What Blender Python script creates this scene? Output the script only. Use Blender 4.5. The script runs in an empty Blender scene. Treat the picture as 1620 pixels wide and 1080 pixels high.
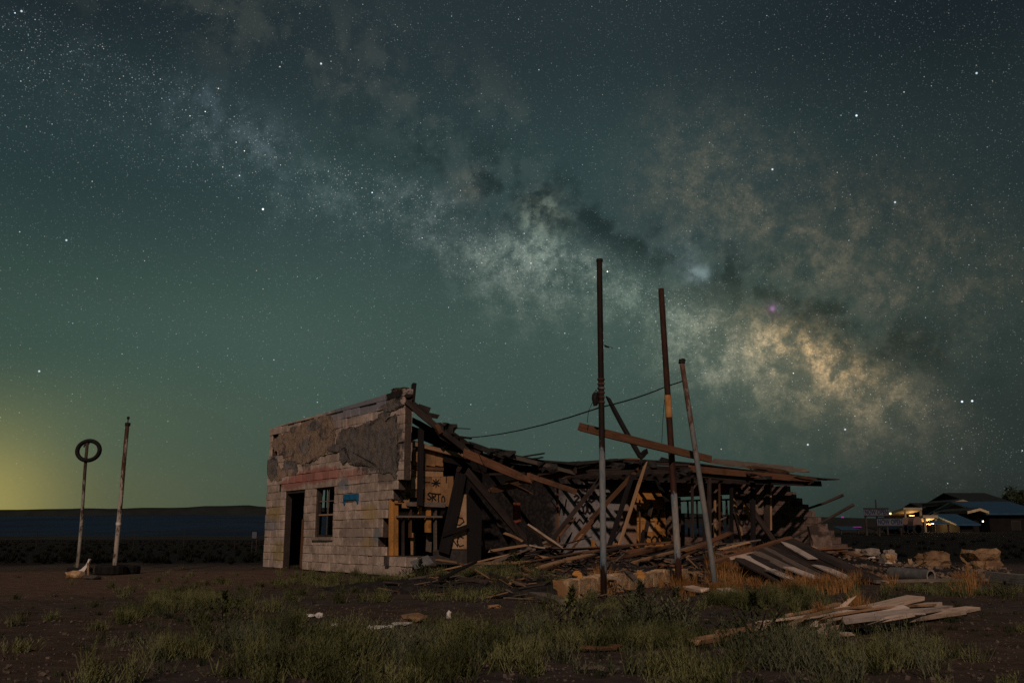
import bpy, bmesh, math, random
import numpy as np
from mathutils import Vector, Matrix, noise as mnoise

random.seed(7); np.random.seed(7)
sc = bpy.context.scene
COL = sc.collection
V = Vector

# ------------------------------------------------------------------ camera
F = 1500.0                                # focal length in photo pixels (1620 wide)
CAMZ = 0.82
TH = math.atan(308 / F)
cs, sn = math.cos(TH), math.sin(TH)
cam = bpy.data.cameras.new('camera'); camo = bpy.data.objects.new('camera', cam)
COL.objects.link(camo); sc.camera = camo
cam.sensor_width = 36; cam.lens = 36 * F / 1620; cam.clip_end = 30000; cam.clip_start = 0.05
camo.location = (0, 0, CAMZ); camo.rotation_euler = (math.pi / 2 + TH, 0, 0)

def ray(px, py):
    x = (px - 810) / F; t = (py - 540) / F
    return V((x, cs + sn * t, sn - cs * t))
def at(px, py, D):
    d = ray(px, py); return V((0, 0, CAMZ)) + d * (D / d.y)
def on_z(px, py, z=0.0):
    d = ray(px, py); return V((0, 0, CAMZ)) + d * ((z - CAMZ) / d.z)

# ------------------------------------------------------------------ light
SUN_AZ = V((-0.09, -0.995, 0)).normalized()      # towards the lamp, seen from the ruin
SUN_EL = math.radians(32)
sd = SUN_AZ * math.cos(SUN_EL) + V((0, 0, math.sin(SUN_EL)))
sun = bpy.data.lights.new('sun', 'SUN'); suno = bpy.data.objects.new('sun', sun); COL.objects.link(suno)
sun.energy = 1.2; sun.angle = math.radians(1.2); sun.color = (1.0, 0.72, 0.56)
suno.rotation_euler = sd.to_track_quat('Z', 'Y').to_euler()
suno.location = (-3, -8, 9)
vs = sc.view_settings
vs.view_transform = 'Standard'; vs.look = 'None'; vs.exposure = 0.0; vs.gamma = 1.0; vs.use_curve_mapping = False

# ------------------------------------------------------------------ node expressions
class E:
    nt = None
    def __init__(s, sock): s.s = sock
    def __add__(a, b): return m2('ADD', a, b)
    __radd__ = __add__
    def __sub__(a, b): return m2('SUBTRACT', a, b)
    def __rsub__(a, b): return m2('SUBTRACT', b, a)
    def __mul__(a, b): return m2('MULTIPLY', a, b)
    __rmul__ = __mul__
    def __truediv__(a, b): return m2('DIVIDE', a, b)
    def clamp(a): r = m2('ADD', a, 0.0); r.s.node.use_clamp = True; return r
def setin(sock, v):
    if isinstance(v, E): E.nt.links.new(v.s, sock)
    else: sock.default_value = v
def m2(op, a, b=None, c=None):
    n = E.nt.nodes.new('ShaderNodeMath'); n.operation = op
    setin(n.inputs[0], a)
    if b is not None: setin(n.inputs[1], b)
    if c is not None: setin(n.inputs[2], c)
    return E(n.outputs[0])
def sstep(x, lo, hi):
    n = E.nt.nodes.new('ShaderNodeMapRange'); n.interpolation_type = 'SMOOTHSTEP'
    setin(n.inputs[0], x); n.inputs[1].default_value = lo; n.inputs[2].default_value = hi
    return E(n.outputs[0])
def gauss(x, w): q = x / w; return m2('EXPONENT', q * q * -1.0)
def vm(op, a, b=None, sc_=None):
    n = E.nt.nodes.new('ShaderNodeVectorMath'); n.operation = op
    setin(n.inputs[0], a)
    if b is not None: setin(n.inputs[1], b)
    if sc_ is not None: setin(n.inputs['Scale'], sc_)
    return E(n.outputs['Value' if op in ('DOT_PRODUCT', 'LENGTH', 'DISTANCE') else 'Vector'])
def noi(vec, scale, detail=4.0, rough=0.55, dist=0.0, col=False):
    n = E.nt.nodes.new('ShaderNodeTexNoise'); setin(n.inputs['Vector'], vec)
    n.inputs['Scale'].default_value = scale; n.inputs['Detail'].default_value = detail
    n.inputs['Roughness'].default_value = rough; n.inputs['Distortion'].default_value = dist
    return E(n.outputs[1 if col else 0])
def voro(vec, scale, rnd=1.0, feat='F1'):
    n = E.nt.nodes.new('ShaderNodeTexVoronoi'); n.feature = feat; setin(n.inputs['Vector'], vec)
    n.inputs['Scale'].default_value = scale; n.inputs['Randomness'].default_value = rnd
    return n
def ramp(x, stops, interp='LINEAR'):
    n = E.nt.nodes.new('ShaderNodeValToRGB'); setin(n.inputs[0], x); cr = n.color_ramp; cr.interpolation = interp
    while len(cr.elements) < len(stops): cr.elements.new(0.5)
    for e, (p, c) in zip(cr.elements, stops):
        e.position = p; e.color = (*c, 1) if len(c) == 3 else c
    return E(n.outputs[0])
def mixc(f, a, b):
    n = E.nt.nodes.new('ShaderNodeMix'); n.data_type = 'RGBA'; n.clamp_factor = True
    setin(n.inputs[0], f)
    for i, v in ((6, a), (7, b)): setin(n.inputs[i], v if isinstance(v, E) else (*v, 1))
    return E(n.outputs[2])
def sep(v):
    n = E.nt.nodes.new('ShaderNodeSeparateXYZ'); setin(n.inputs[0], v); return [E(o) for o in n.outputs]
def comb(x, y, z):
    n = E.nt.nodes.new('ShaderNodeCombineXYZ')
    for i, q in enumerate((x, y, z)): setin(n.inputs[i], q)
    return E(n.outputs[0])
def lin(r, g, b):
    f = lambda c: (c / 255 / 12.92) if c / 255 <= 0.04045 else ((c / 255 + 0.055) / 1.055) ** 2.4
    return (f(r), f(g), f(b))

# ------------------------------------------------------------------ world: night sky with the galaxy band
w = bpy.data.worlds.new('World'); sc.world = w; w.use_nodes = True
nt = w.node_tree; nt.nodes.clear(); E.nt = nt
tc = nt.nodes.new('ShaderNodeTexCoord')
d = vm('NORMALIZE', E(tc.outputs['Generated']))
dx, dy, dz = sep(d)
hyp = m2('SQRT', dx * dx + dy * dy)
azx = dx / hyp                                         # sine of the azimuth from straight ahead
el = m2('MAXIMUM', dz, 0.0)                            # sine of the elevation
def elp(py): q = ray(810, py).normalized(); return q.z
def eramp(rows): return ramp(el / 0.7, [(min(1, max(0, elp(py) / 0.7)), lin(*c)) for py, c in sorted(rows, key=lambda r: -r[0])], 'EASE')
left = eramp([(840, (96, 99, 68)), (790, (92, 98, 71)), (700, (80, 95, 75)), (560, (62, 84, 75)), (300, (44, 62, 64)), (60, (31, 43, 48)), (-250, (24, 33, 38))])
mid = eramp([(840, (60, 76, 68)), (720, (64, 82, 75)), (550, (66, 87, 80)), (300, (50, 69, 70)), (60, (40, 53, 57)), (-250, (28, 38, 43))])
right = eramp([(840, (34, 40, 38)), (720, (43, 53, 51)), (550, (47, 60, 57)), (300, (38, 51, 52)), (60, (27, 37, 42)), (-250, (22, 30, 34))])
fl = sstep(azx, -0.10, -0.50); fr = sstep(azx, 0.06, 0.50)
sky = mixc(fr, mixc(fl, mid, left), right)
# town glow low on the left horizon
gd = ray(-40, 795).normalized()
gx = vm('DISTANCE', d, tuple(gd))
sky = vm('ADD', sky, vm('SCALE', tuple(lin(150, 132, 60)), None, gauss(gx, 0.064) * 0.72))
# galaxy frame
q1, q2 = ray(400, 212).normalized(), ray(1400, 622).normalized()
gn = q1.cross(q2).normalized()
if gn.z < 0: gn = -gn
e1 = (q1 + q2).normalized(); e2 = (q2 - q1).normalized()
nwarp = noi(d, 8.0, 5, 0.6, 0.2)
nbig = noi(vm('ADD', d, (3.1, 0, 0)), 3.2, 2, 0.5)
nfine = noi(vm('ADD', d, (0, 7.7, 0)), 26.0, 6, 0.62, 0.25)
nfine2 = noi(vm('ADD', d, (1.4, 2.2, 9.0)), 62.0, 5, 0.66, 0.2)
b0 = vm('DOT_PRODUCT', d, tuple(gn))
b = b0 + (nwarp - 0.5) * 0.10 + (nfine - 0.5) * 0.055
s = vm('DOT_PRODUCT', d, tuple(e2))
def spx(px): return max(0, min(1, (ray(px, 212 + 0.41 * (px - 400)).normalized().dot(e2) + 0.6) / 1.2))
s01 = ((s + 0.6) / 1.2).clamp()
amp = ramp(s01, [(spx(-100), (.05,) * 3), (spx(250), (.12,) * 3), (spx(430), (.24,) * 3), (spx(600), (.32,) * 3), (spx(740), (.62,) * 3), (spx(860), (.85,) * 3), (spx(980), (.55,) * 3),
                 (spx(1120), (.80,) * 3), (spx(1270), (.75,) * 3), (spx(1380), (.42,) * 3), (spx(1480), (.14,) * 3), (spx(1620), (.02,) * 3)], 'EASE')
tint = ramp(s01, [(spx(200), (.40, .52, .62)), (spx(600), (.55, .68, .64)), (spx(850), (.80, .88, .74)), (spx(1020), (.62, .76, .62)), (spx(1180), (.95, .82, .58)), (spx(1300), (1.15, .80, .46)), (spx(1450), (.80, .62, .42))])
ridge = gauss(m2('MINIMUM', b, 0.0), 0.052) * gauss(m2('MAXIMUM', b, 0.0), 0.02)
clump = (sstep(nfine, 0.40, 0.60) * 0.75 + 0.22) * (sstep(nfine2, 0.36, 0.62) * 0.9 + 0.5)
grain = noi(vm('ADD', d, (5.0, 1.0, 3.0)), 330.0, 2, 0.7)
grit = sstep(grain, 0.30, 0.72) * 0.6 + 0.7
gal = ridge * clump * E(amp.s) * grit * 0.18
sky = vm('ADD', sky, vm('SCALE', tint, None, gal))
# upper, fainter clouds beyond the dark lane
up = gauss(b0 - 0.13, 0.065) * (sstep(nfine + (nwarp - 0.5) * 0.5, 0.40, 0.66) * 0.7 + 0.3) * (sstep(nfine2, 0.32, 0.66) * 0.9 + 0.25) * sstep(s, -0.03, 0.10) * sstep(s, 0.50, 0.28) * grit
sky = vm('ADD', sky, vm('SCALE', (0.30, 0.225, 0.13), None, up * 0.19))
up2 = gauss(b0 - 0.10, 0.05) * sstep(nfine + (nwarp - 0.5) * 0.5, 0.45, 0.66) * sstep(s, 0.02, -0.15)
sky = vm('ADD', sky, vm('SCALE', (0.09, 0.085, 0.06), None, up2 * 0.25))
# dark lane
lane = gauss(b - 0.045, 0.03) * sstep(nfine + (nwarp - 0.5) * 0.6, 0.62, 0.40) * sstep(s, -0.34, -0.05) * sstep(s, 0.46, 0.30)
sky = vm('SCALE', sky, None, 1.0 - lane * 0.5)
def blob(px, py, r, c, k, gate=True):
    global sky
    dd = vm('DISTANCE', d, tuple(ray(px, py).normalized()))
    g = gauss(dd + (nwarp - 0.5) * (r / F * 1.8 if gate else 0.0) + (nfine - 0.5) * (r / F * 1.8 if gate else 0.0), r / F)
    if gate: g = g * (sstep(nfine2, 0.36, 0.64) * 0.9 + 0.25) * (sstep(nfine, 0.38, 0.60) * 1.0 + 0.15)
    sky = vm('ADD', sky, vm('SCALE', c, None, g * k))
blob(742, 292, 30, (.12, .10, .07), 0.5)
blob(856, 342, 34, (.15, .16, .12), 0.95)
blob(848, 372, 52, (.07, .10, .08), 0.7)
blob(1112, 432, 13, (.12, .16, .17), 0.8)
blob(1092, 434, 13, (.12, .15, .16), 0.7)
blob(1085, 400, 40, (.05, .065, .075), 0.5)
blob(1222, 488, 3.6, (.34, .13, .36), 0.7, False)
blob(1222, 488, 12, (.05, .02, .05), 0.6, False)
# the golden core, drawn out along the band
sc0 = ray(1285, 562).normalized(); core_s = sc0.dot(e2); core_b = sc0.dot(gn)
cb = b0 - core_b + (nwarp - 0.5) * 0.05 + (nfine - 0.5) * 0.045
core = gauss(cb, 0.022) * gauss(s - core_s, 0.058) * (sstep(nfine, 0.40, 0.58) * 1.0 + 0.14) * (sstep(nfine2, 0.38, 0.60) * 0.9 + 0.4)
sky = vm('ADD', sky, vm('SCALE', (.26, .155, .062), None, core * grit * 1.15))
halo = gauss(b0 - core_b + 0.02, 0.05) * gauss(s - core_s, 0.12)
sky = vm('ADD', sky, vm('SCALE', (.040, .034, .017), None, halo))
blob(1290, 420, 50, (.07, .052, .028), 0.75)
blob(1240, 350, 46, (.06, .046, .028), 0.5)
blob(1150, 370, 26, (.05, .045, .035), 0.7)
blob(1400, 455, 60, (.06, .042, .026), 0.5)
blob(1480, 485, 60, (.055, .036, .022), 0.4)
blob(550, 125, 34, (.030, .025, .019), 0.8)
blob(430, 235, 50, (.035, .045, .055), 0.8)
blob(330, 175, 50, (.02, .028, .034), 0.8)
blob(1180, 610, 110, (.02, .024, .013), 0.8)
blob(1410, 640, 55, (.05, .04, .024), 0.7)
sky = vm('SCALE', sky, None, 0.91 + (nbig - 0.5) * 0.35 + (grain - 0.5) * 0.10)
# stars: few bright, very many faint, crowding into the band, dimmed low down
def stars(scale, rad, power, bright, faint, off):
    n = voro(vm('ADD', d, off), scale); dist, colr = E(n.outputs['Distance']), E(n.outputs['Color'])
    r, g, bb = sep(colr)
    core = sstep(dist, rad, rad * 0.15)
    return vm('SCALE', mixc(g, (1.0, .86, .70), (.62, .82, 1.0)), None, core * (m2('POWER', r, power) * bright + faint))
ext = sstep(el, 0.0, 0.22) * 0.85 + 0.15
dens = (ridge * 1.3 + 0.55) * ext
for args in ((70, 0.058, 8.0, 2.6, 0.06, (0, 0, 0)), (150, 0.10, 5.0, 1.3, 0.035, (4, 1, 2)), (300, 0.19, 3.0, 0.5, 0.025, (8, 3, 5)), (520, 0.34, 3.0, 0.20, 0.012, (2, 6, 1))):
    sky = vm('ADD', sky, vm('SCALE', stars(*args), None, dens))
for px, py, k in ((416, 331, 2.4), (1355, 183, 1.6), (1522, 635, 1.6), (1538, 634, 1.5), (105, 380, .8), (1222, 268, 1.), (508, 101, 1.), (1545, 116, .9), (34, 18, .9), (1278, 703, .9), (1337, 679, .8), (62, 587, .8), (1416, 320, .9)):
    dd = vm('DISTANCE', d, tuple(ray(px, py).normalized()))
    sky = vm('ADD', sky, vm('SCALE', (.75, .88, 1.0), None, sstep(dd, 0.0013, 0.0003) * k))
bg = nt.nodes.new('ShaderNodeBackground'); setin(bg.inputs[0], sky); bg.inputs[1].default_value = 1.0
wo = nt.nodes.new('ShaderNodeOutputWorld'); nt.links.new(bg.outputs[0], wo.inputs[0])
w.cycles.sampling_method = 'NONE'

# ------------------------------------------------------------------ materials
MATS = {}
def newmat(name):
    m = bpy.data.materials.new(name); m.use_nodes = True; E.nt = m.node_tree; MATS[name] = m
    bs = m.node_tree.nodes['Principled BSDF']; return m, bs
def texc(kind='Object'):
    n = E.nt.nodes.new('ShaderNodeTexCoord'); return E(n.outputs[kind])
def objrand():
    n = E.nt.nodes.new('ShaderNodeObjectInfo'); return E(n.outputs['Random'])
def wpos():
    n = E.nt.nodes.new('ShaderNodeNewGeometry'); return E(n.outputs['Position'])
def bump(bs, h, strength=0.4, dist=0.01):
    n = E.nt.nodes.new('ShaderNodeBump'); n.inputs['Strength'].default_value = strength; n.inputs['Distance'].default_value = dist
    setin(n.inputs['Height'], h); E.nt.links.new(n.outputs[0], bs.inputs['Normal'])
def noisy(name, c1, c2, scale=8, rough=0.9, bstr=0.4, bdist=0.01, detail=6, rnd=0.25, c3=None, metal=0.0, wp=False):
    m, bs = newmat(name)
    p = wpos() if wp else vm('ADD', texc(), comb(objrand() * 37.0, objrand() * 11.0, 0.0))
    n = noi(p, scale, detail, 0.62)
    c = mixc(sstep(n, 0.32, 0.68), c1, c2)
    if c3: c = mixc(sstep(noi(p, scale * 0.35, 4, 0.6), 0.52, 0.64), c, c3)
    c = vm('SCALE', c, None, 1.0 - rnd + objrand() * (2 * rnd))
    setin(bs.inputs['Base Color'], c); bs.inputs['Roughness'].default_value = rough; bs.inputs['Metallic'].default_value = metal
    bs.inputs['Specular IOR Level'].default_value = 0.25
    if bstr: bump(bs, noi(p, scale * 3, 6, 0.65), bstr, bdist)
    return m
def wood(name, c1, c2, rnd=0.3, char=0.0):
    m, bs = newmat(name)
    p = vm('ADD', texc(), comb(objrand() * 37.0, objrand() * 11.0, objrand() * 5.0))
    g = noi(vm('MULTIPLY', p, (1.3, 22.0, 22.0)), 2.0, 7, 0.65, 0.4)
    c = mixc(sstep(g, 0.3, 0.7), c1, c2)
    st = noi(p, 1.7, 5, 0.6)
    c = mixc(sstep(st, 0.55 - char * 0.3, 0.72) * (0.55 + char * 0.4), c, (0.018, 0.016, 0.016))
    c = vm('SCALE', c, None, 1.0 - rnd + objrand() * (2 * rnd))
    setin(bs.inputs['Base Color'], c); bs.inputs['Roughness'].default_value = 0.88; bs.inputs['Specular IOR Level'].default_value = 0.2
    bump(bs, g, 0.5, 0.008)
    return m
wood('wood_brown', (.10, .052, .03), (.20, .105, .06), 0.35, 0.25)
wood('wood_red', (.14, .066, .038), (.25, .125, .072), 0.25, 0.15)
wood('wood_tan', (.30, .18, .10), (.46, .29, .17))
wood('wood_grey', (.13, .105, .09), (.24, .20, .17), 0.3)
wood('wood_dark', (.03, .024, .022), (.075, .055, .048), 0.4, 0.5)
wood('wood_char', (.010, .010, .012), (.028, .025, .026), 0.3, 0.6)
wood('wood_pale', (.52, .39, .30), (.78, .62, .50), 0.16, 0.08)
wood('wood_white', (.50, .42, .38), (.72, .62, .56), 0.12, 0.15)
wood('wood_gold', (.46, .21, .055), (.66, .33, .10), 0.2, 0.2)
wood('plywood', (.34, .19, .09), (.46, .27, .14), 0.12, 0.2)
noisy('mortar', (.055, .042, .036), (.11, .085, .07), 20, rnd=0)
noisy('plaster_dark', (.105, .098, .10), (.235, .21, .205), 7, 0.95, 1.0, 0.04, rnd=0, c3=(.24, .19, .155), wp=True)
noisy('plaster_tan', (.24, .18, .14), (.42, .31, .24), 7, 0.95, 1.0, 0.04, rnd=0, c3=(.15, .125, .115), wp=True)
noisy('plaster_lit', (.50, .33, .20), (.66, .46, .30), 6, 0.95, 0.5, 0.02, rnd=0.05, c3=(.40, .22, .12))
noisy('concrete', (.22, .18, .155), (.34, .285, .24), 12, c3=(.17, .14, .13))
noisy('concrete_dark', (.05, .045, .045), (.10, .085, .08), 10)
noisy('stone_gold', (.46, .31, .18), (.70, .50, .31), 9, 0.9, 0.7, 0.03, c3=(.34, .19, .09), rnd=0.2)
noisy('rock', (.28, .17, .09), (.44, .29, .17), 6, 0.95, 1.0, 0.05, c3=(.20, .12, .07))
noisy('rubble', (.10, .075, .06), (.36, .27, .21), 3, 0.95, 0.6, 0.02, wp=True)
noisy('ash', (.012, .012, .013), (.045, .038, .036), 7, 0.97, 0.9, 0.05, wp=True, rnd=0)
noisy('iron_rust', (.05, .022, .016), (.11, .05, .032), 14, 0.8, 0.4, 0.005, c3=(.20, .17, .16), rnd=0.1)
noisy('rubber', (.008, .008, .009), (.016, .016, .017), 12, 0.75, 0.2, 0.01)
noisy('black_metal', (.012, .011, .011), (.028, .024, .022), 14, 0.7, 0.2, 0.005)
noisy('blue_enamel', (.012, .11, .26), (.02, .17, .36), 10, 0.5, 0.1, 0.002, rnd=0)
noisy('white_litter', (.62, .60, .58), (.8, .78, .75), 9, 0.8, 0.2, 0.005, rnd=0.15)
noisy('pipe_grey', (.10, .105, .11), (.17, .17, .175), 9, 0.85, 0.3, 0.01)
noisy('spray_black', (.012, .010, .012), (.02, .018, .02), 9, 0.7, 0, rnd=0)
noisy('roofing', (.020, .020, .022), (.05, .046, .045), 8, 0.95, 0.6, 0.02, wp=True, rnd=0)
noisy('far_blue_roof', (.022, .065, .125), (.03, .085, .16), 2, 0.6, 0, rnd=0.2)
noisy('far_green_roof', (.014, .020, .022), (.022, .028, .03), 2, 0.8, 0, rnd=0.2)
noisy('far_wall', (.006, .005, .005), (.012, .0095, .009), 2, 0.9, 0, rnd=0.3)
noisy('far_cream', (.30, .24, .17), (.38, .31, .22), 2, 0.9, 0, rnd=0.1)
noisy('far_pink', (.16, .10, .085), (.2, .13, .11), 3, 0.9, 0, rnd=0.1)
noisy('sign_face', (.085, .10, .13), (.11, .13, .165), 4, 0.7, 0, rnd=0.1)
noisy('sign_ink', (.012, .018, .06), (.016, .022, .08), 4, 0.7, 0, rnd=0)
def glass():
    m, bs = newmat('pane_glass')
    setin(bs.inputs['Base Color'], (.9, .95, .95, 1)); bs.inputs['Roughness'].default_value = 0.05
    bs.inputs['Transmission Weight'].default_value = 1.0; bs.inputs['IOR'].default_value = 1.02
glass()
def emit(name, c, k):
    m, bs = newmat(name); setin(bs.inputs['Base Color'], (*c, 1)); setin(bs.inputs['Emission Color'], (*c, 1)); bs.inputs['Emission Strength'].default_value = k
emit('lamp_warm', (1, .62, .25), 2.5); emit('lamp_white', (1, .93, .85), 9.0); emit('lamp_purple', (.55, .1, .8), 0.05)
def pipe_mat(name, rust, paint, paint2, ztop, zs):
    # zs: list of (height fraction, paint amount); the flaked paint is the pipe's own
    m, bs = newmat(name); p = texc(); x, y, z = sep(p)
    r = ramp(z / ztop, [(a, (bb,) * 3) for a, bb in zs])
    n = noi(vm('MULTIPLY', p, (9.0, 9.0, 3.0)), 1.0, 7, 0.7, 0.5)
    f = sstep(n + (E(r.s) - 0.5) * 0.7, 0.46, 0.54)
    n2 = noi(vm('MULTIPLY', vm('ADD', p, (5, 5, 0)), (14.0, 14.0, 5.0)), 1.0, 5, 0.7)
    c = mixc(f, mixc(sstep(n2, .35, .65), rust, tuple(v * 1.9 for v in rust)), mixc(sstep(n2, 0.42, 0.6), paint, paint2))
    setin(bs.inputs['Base Color'], c); bs.inputs['Roughness'].default_value = 0.75; bs.inputs['Specular IOR Level'].default_value = 0.3
    bump(bs, f + n * 0.5, 0.4, 0.004)
pipe_mat('pipe_one', (.014, .007, .006), (.25, .26, .27), (.13, .19, .25), 4.6, [(0, .1), (.05, .35), (.12, .75), (.3, .8), (.42, .62), (.5, .38), (.62, .25), (.8, .14), (1, .05)])
pipe_mat('pipe_two', (.035, .014, .010), (.36, .32, .29), (.16, .22, .27), 4.9, [(0, .1), (.1, .55), (.28, .8), (.34, .15), (.56, .08), (.6, .25), (.75, .12), (1, .05)])
pipe_mat('pipe_three', (.10, .05, .035), (.26, .25, .24), (.17, .20, .22), 3.6, [(0, .8), (.5, .75), (.8, .45), (1, .4)])
pipe_mat('pipe_white', (.06, .03, .022), (.46, .42, .37), (.34, .30, .26), 3.2, [(0, .62), (.4, .55), (.7, .5), (1, .42)])
pipe_mat('pipe_ring', (.05, .035, .028), (.36, .34, .30), (.22, .2, .18), 2.7, [(0, .7), (.5, .5), (1, .3)])

# ------------------------------------------------------------------ object helpers
def tag(o, label, cat, group=None, kind=None):
    if label: o['label'] = label
    if cat: o['category'] = cat
    if group: o['group'] = group
    if kind: o['kind'] = kind
    return o
def setpos(o, loc, parent):
    if parent is not None:
        o.parent = parent
        base = V((0, 0, 0)); p = parent
        while p is not None: base += p.location; p = p.parent
        o.location = V(loc) - base
    else: o.location = V(loc)
def link(name, me, mat, parent=None, loc=(0, 0, 0), rot=None, smooth=False):
    o = bpy.data.objects.new(name, me); COL.objects.link(o)
    if mat is not None and len(me.materials) == 0: me.materials.append(MATS[mat] if isinstance(mat, str) else mat)
    if rot is not None:
        o.rotation_mode = 'QUATERNION'; o.rotation_quaternion = rot
    setpos(o, loc, parent)
    if smooth: me.shade_smooth()
    return o
def empty(name, loc, parent=None):
    o = bpy.data.objects.new(name, None); COL.objects.link(o); setpos(o, loc, parent); o.empty_display_size = 0.2; return o
def pyd(name, verts, faces):
    me = bpy.data.meshes.new(name); me.from_pydata([tuple(v) for v in verts], [], faces); me.update(); return me
BOXF = [(0, 3, 2, 1), (4, 5, 6, 7), (0, 1, 5, 4), (1, 2, 6, 5), (2, 3, 7, 6), (3, 0, 4, 7)]
class MB:
    def __init__(s): s.v = []; s.f = []
    def add(s, vs_, fs): n = len(s.v); s.v += [tuple(v) for v in vs_]; s.f += [tuple(i + n for i in f) for f in fs]
    def hexa(s, c): s.add(c, BOXF)           # 8 corners: bottom loop, top loop
    def box(s, x0, x1, y0, y1, z0, z1, M=None):
        c = [V((x, y, z)) for z in (z0, z1) for x, y in ((x0, y0), (x1, y0), (x1, y1), (x0, y1))]
        s.hexa([M @ q for q in c] if M is not None else c)
    def tube(s, pts, rad, n=8, cap=True):
        pts = [V(p) for p in pts]; rings = []
        base = len(s.v)
        for i, p in enumerate(pts):
            t = (pts[min(i + 1, len(pts) - 1)] - pts[max(i - 1, 0)]).normalized()
            a = t.cross(V((0, 0, 1)) if abs(t.z) < 0.9 else V((1, 0, 0))).normalized(); c = t.cross(a)
            r = rad[i] if isinstance(rad, (list, tuple)) else rad
            s.v += [tuple(p + (a * math.cos(k * 2 * math.pi / n) + c * math.sin(k * 2 * math.pi / n)) * r) for k in range(n)]
        for i in range(len(pts) - 1):
            for k in range(n):
                a = base + i * n + k; b_ = base + i * n + (k + 1) % n
                s.f.append((a, b_, b_ + n, a + n))
        if cap:
            s.f.append(tuple(base + k for k in range(n))[::-1]); s.f.append(tuple(base + (len(pts) - 1) * n + k for k in range(n)))
    def build(s, name, mat, parent=None, loc=(0, 0, 0), smooth=False):
        loc = V(loc); me = pyd(name, [V(v) - loc for v in s.v], s.f)
        bm = bmesh.new(); bm.from_mesh(me); bmesh.ops.recalc_face_normals(bm, faces=bm.faces); bm.to_mesh(me); bm.free()
        return link(name, me, mat, parent, loc, smooth=smooth)

def timber(name, p0, p1, wid, thk, mat, parent=None, roll=0.0, rag=0.02, bend=0.0, rng=random, up=None):
    """A sawn board from p0 to p1: width across, thickness up, slightly bent, with rough ends."""
    p0, p1 = V(p0), V(p1); L = (p1 - p0).length; x = (p1 - p0) / L
    up_ = V(up) if up else (V((0, 0, 1)) if abs(x.z) < 0.95 else V((0, 1, 0)))
    y = up_.cross(x).normalized(); z = x.cross(y)
    if roll:
        R = Matrix.Rotation(roll, 3, x); y = R @ y; z = R @ z
    n = 5; vs_ = []
    bz, by = rng.uniform(-1, 1) * bend, rng.uniform(-1, 1) * bend
    tw = rng.uniform(-1, 1) * min(.18, bend * 6); broke = (rng.random() < .6 and rag >= .03, rng.random() < .6 and rag >= .03)
    for i in range(n):
        t = i / (n - 1); o_ = 4 * t * (1 - t)
        wj = wid * rng.uniform(0.95, 1.03)
        for (a, c) in ((-1, -1), (1, -1), (1, 1), (-1, 1)):
            xx = t * L + (rng.uniform(-rag, rag) if i in (0, n - 1) else 0); wk = 1.0
            if i == 0 and broke[0]: xx += (a * .5 + .5) * rag * 2.2; wk = rng.uniform(.35, 1)
            if i == n - 1 and broke[1]: xx -= (a * .5 + .5) * rag * 2.2; wk = rng.uniform(.35, 1)
            yy, zz_ = a * wj / 2 * wk, c * thk / 2; ct, st2 = math.cos(tw * t), math.sin(tw * t)
            vs_.append((xx, yy * ct - zz_ * st2 + by * o_, yy * st2 + zz_ * ct + bz * o_))
    fs = [(3, 2, 1, 0), tuple((n - 1) * 4 + k for k in range(4))]
    for i in range(n - 1):
        for k in range(4):
            fs.append((i * 4 + k, i * 4 + (k + 1) % 4, i * 4 + 4 + (k + 1) % 4, i * 4 + 4 + k))
    me = pyd(name, vs_, fs)
    rot = Matrix((x, y, z)).transposed().to_quaternion()
    return link(name, me, mat, parent, p0, rot)

def chunk_mesh(name, sx, sy, sz, rough=0.2, sub=1, seed=0, cube=.7):
    rng = random.Random(seed); bm = bmesh.new(); bmesh.ops.create_icosphere(bm, subdivisions=sub + 1, radius=0.5)
    off = V((rng.uniform(0, 50),) * 3)
    for v in bm.verts:
        c = v.co; f = max(abs(c.x), abs(c.y), abs(c.z)) * 2
        c = c.lerp(c / f, cube) if f > 0 else c
        c = c * (1 + rough * mnoise.noise(c * 3 + off) * 1.6)
        v.co = V((c.x * sx, c.y * sy, c.z * sz))
    me = bpy.data.meshes.new(name); bm.to_mesh(me); bm.free(); return me

# ------------------------------------------------------------------ ground
def sm(x, a, b_):
    t = min(1, max(0, (x - a) / (b_ - a))); return t * t * (3 - 2 * t)
def zg(x, y):
    z = 1.2 * sm(y, 36, 85) * sm(x, 9, 30)
    r = math.hypot(x, y)
    k = sm(r, 1.0, 5) * (1 - sm(r, 60, 200))
    z += k * (0.035 * mnoise.noise(V((x * 0.45, y * 0.45, 0))) + 0.018 * mnoise.noise(V((x * 1.7, y * 1.7, 3))))
    z -= 0.02
    return z
radii = [0.0] + list(np.geomspace(0.6, 9000, 150)); NA = 420
vs_ = []; fs = []
for i, r in enumerate(radii):
    for k in range(NA):
        a = 2 * math.pi * k / NA; x, y = r * math.sin(a), r * math.cos(a)
        vs_.append((x, y, zg(x, y) if r < 250 else (1.2 * sm(y, 36, 85) * sm(x, 9, 30) - 0.02)))
for i in range(len(radii) - 1):
    for k in range(NA):
        a, b_ = i * NA + k, i * NA + (k + 1) % NA
        fs.append((a, b_, b_ + NA, a + NA))
me = pyd('ground', vs_, fs)
m, bs = newmat('dirt'); p = wpos(); x, y, z = sep(p)
n1 = noi(p, 0.35, 6, 0.6); n2 = noi(p, 3.0, 8, 0.7); n3 = noi(p, 26.0, 4, 0.7)
vo = voro(p, 11.0); peb = sstep(E(vo.outputs['Distance']), 0.22, 0.12) * m2('GREATER_THAN', sep(E(vo.outputs['Color']))[0], 0.72)
vo2 = voro(p, 34.0); peb2 = sstep(E(vo2.outputs['Distance']), 0.3, 0.15) * m2('GREATER_THAN', sep(E(vo2.outputs['Color']))[0], 0.7)
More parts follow.
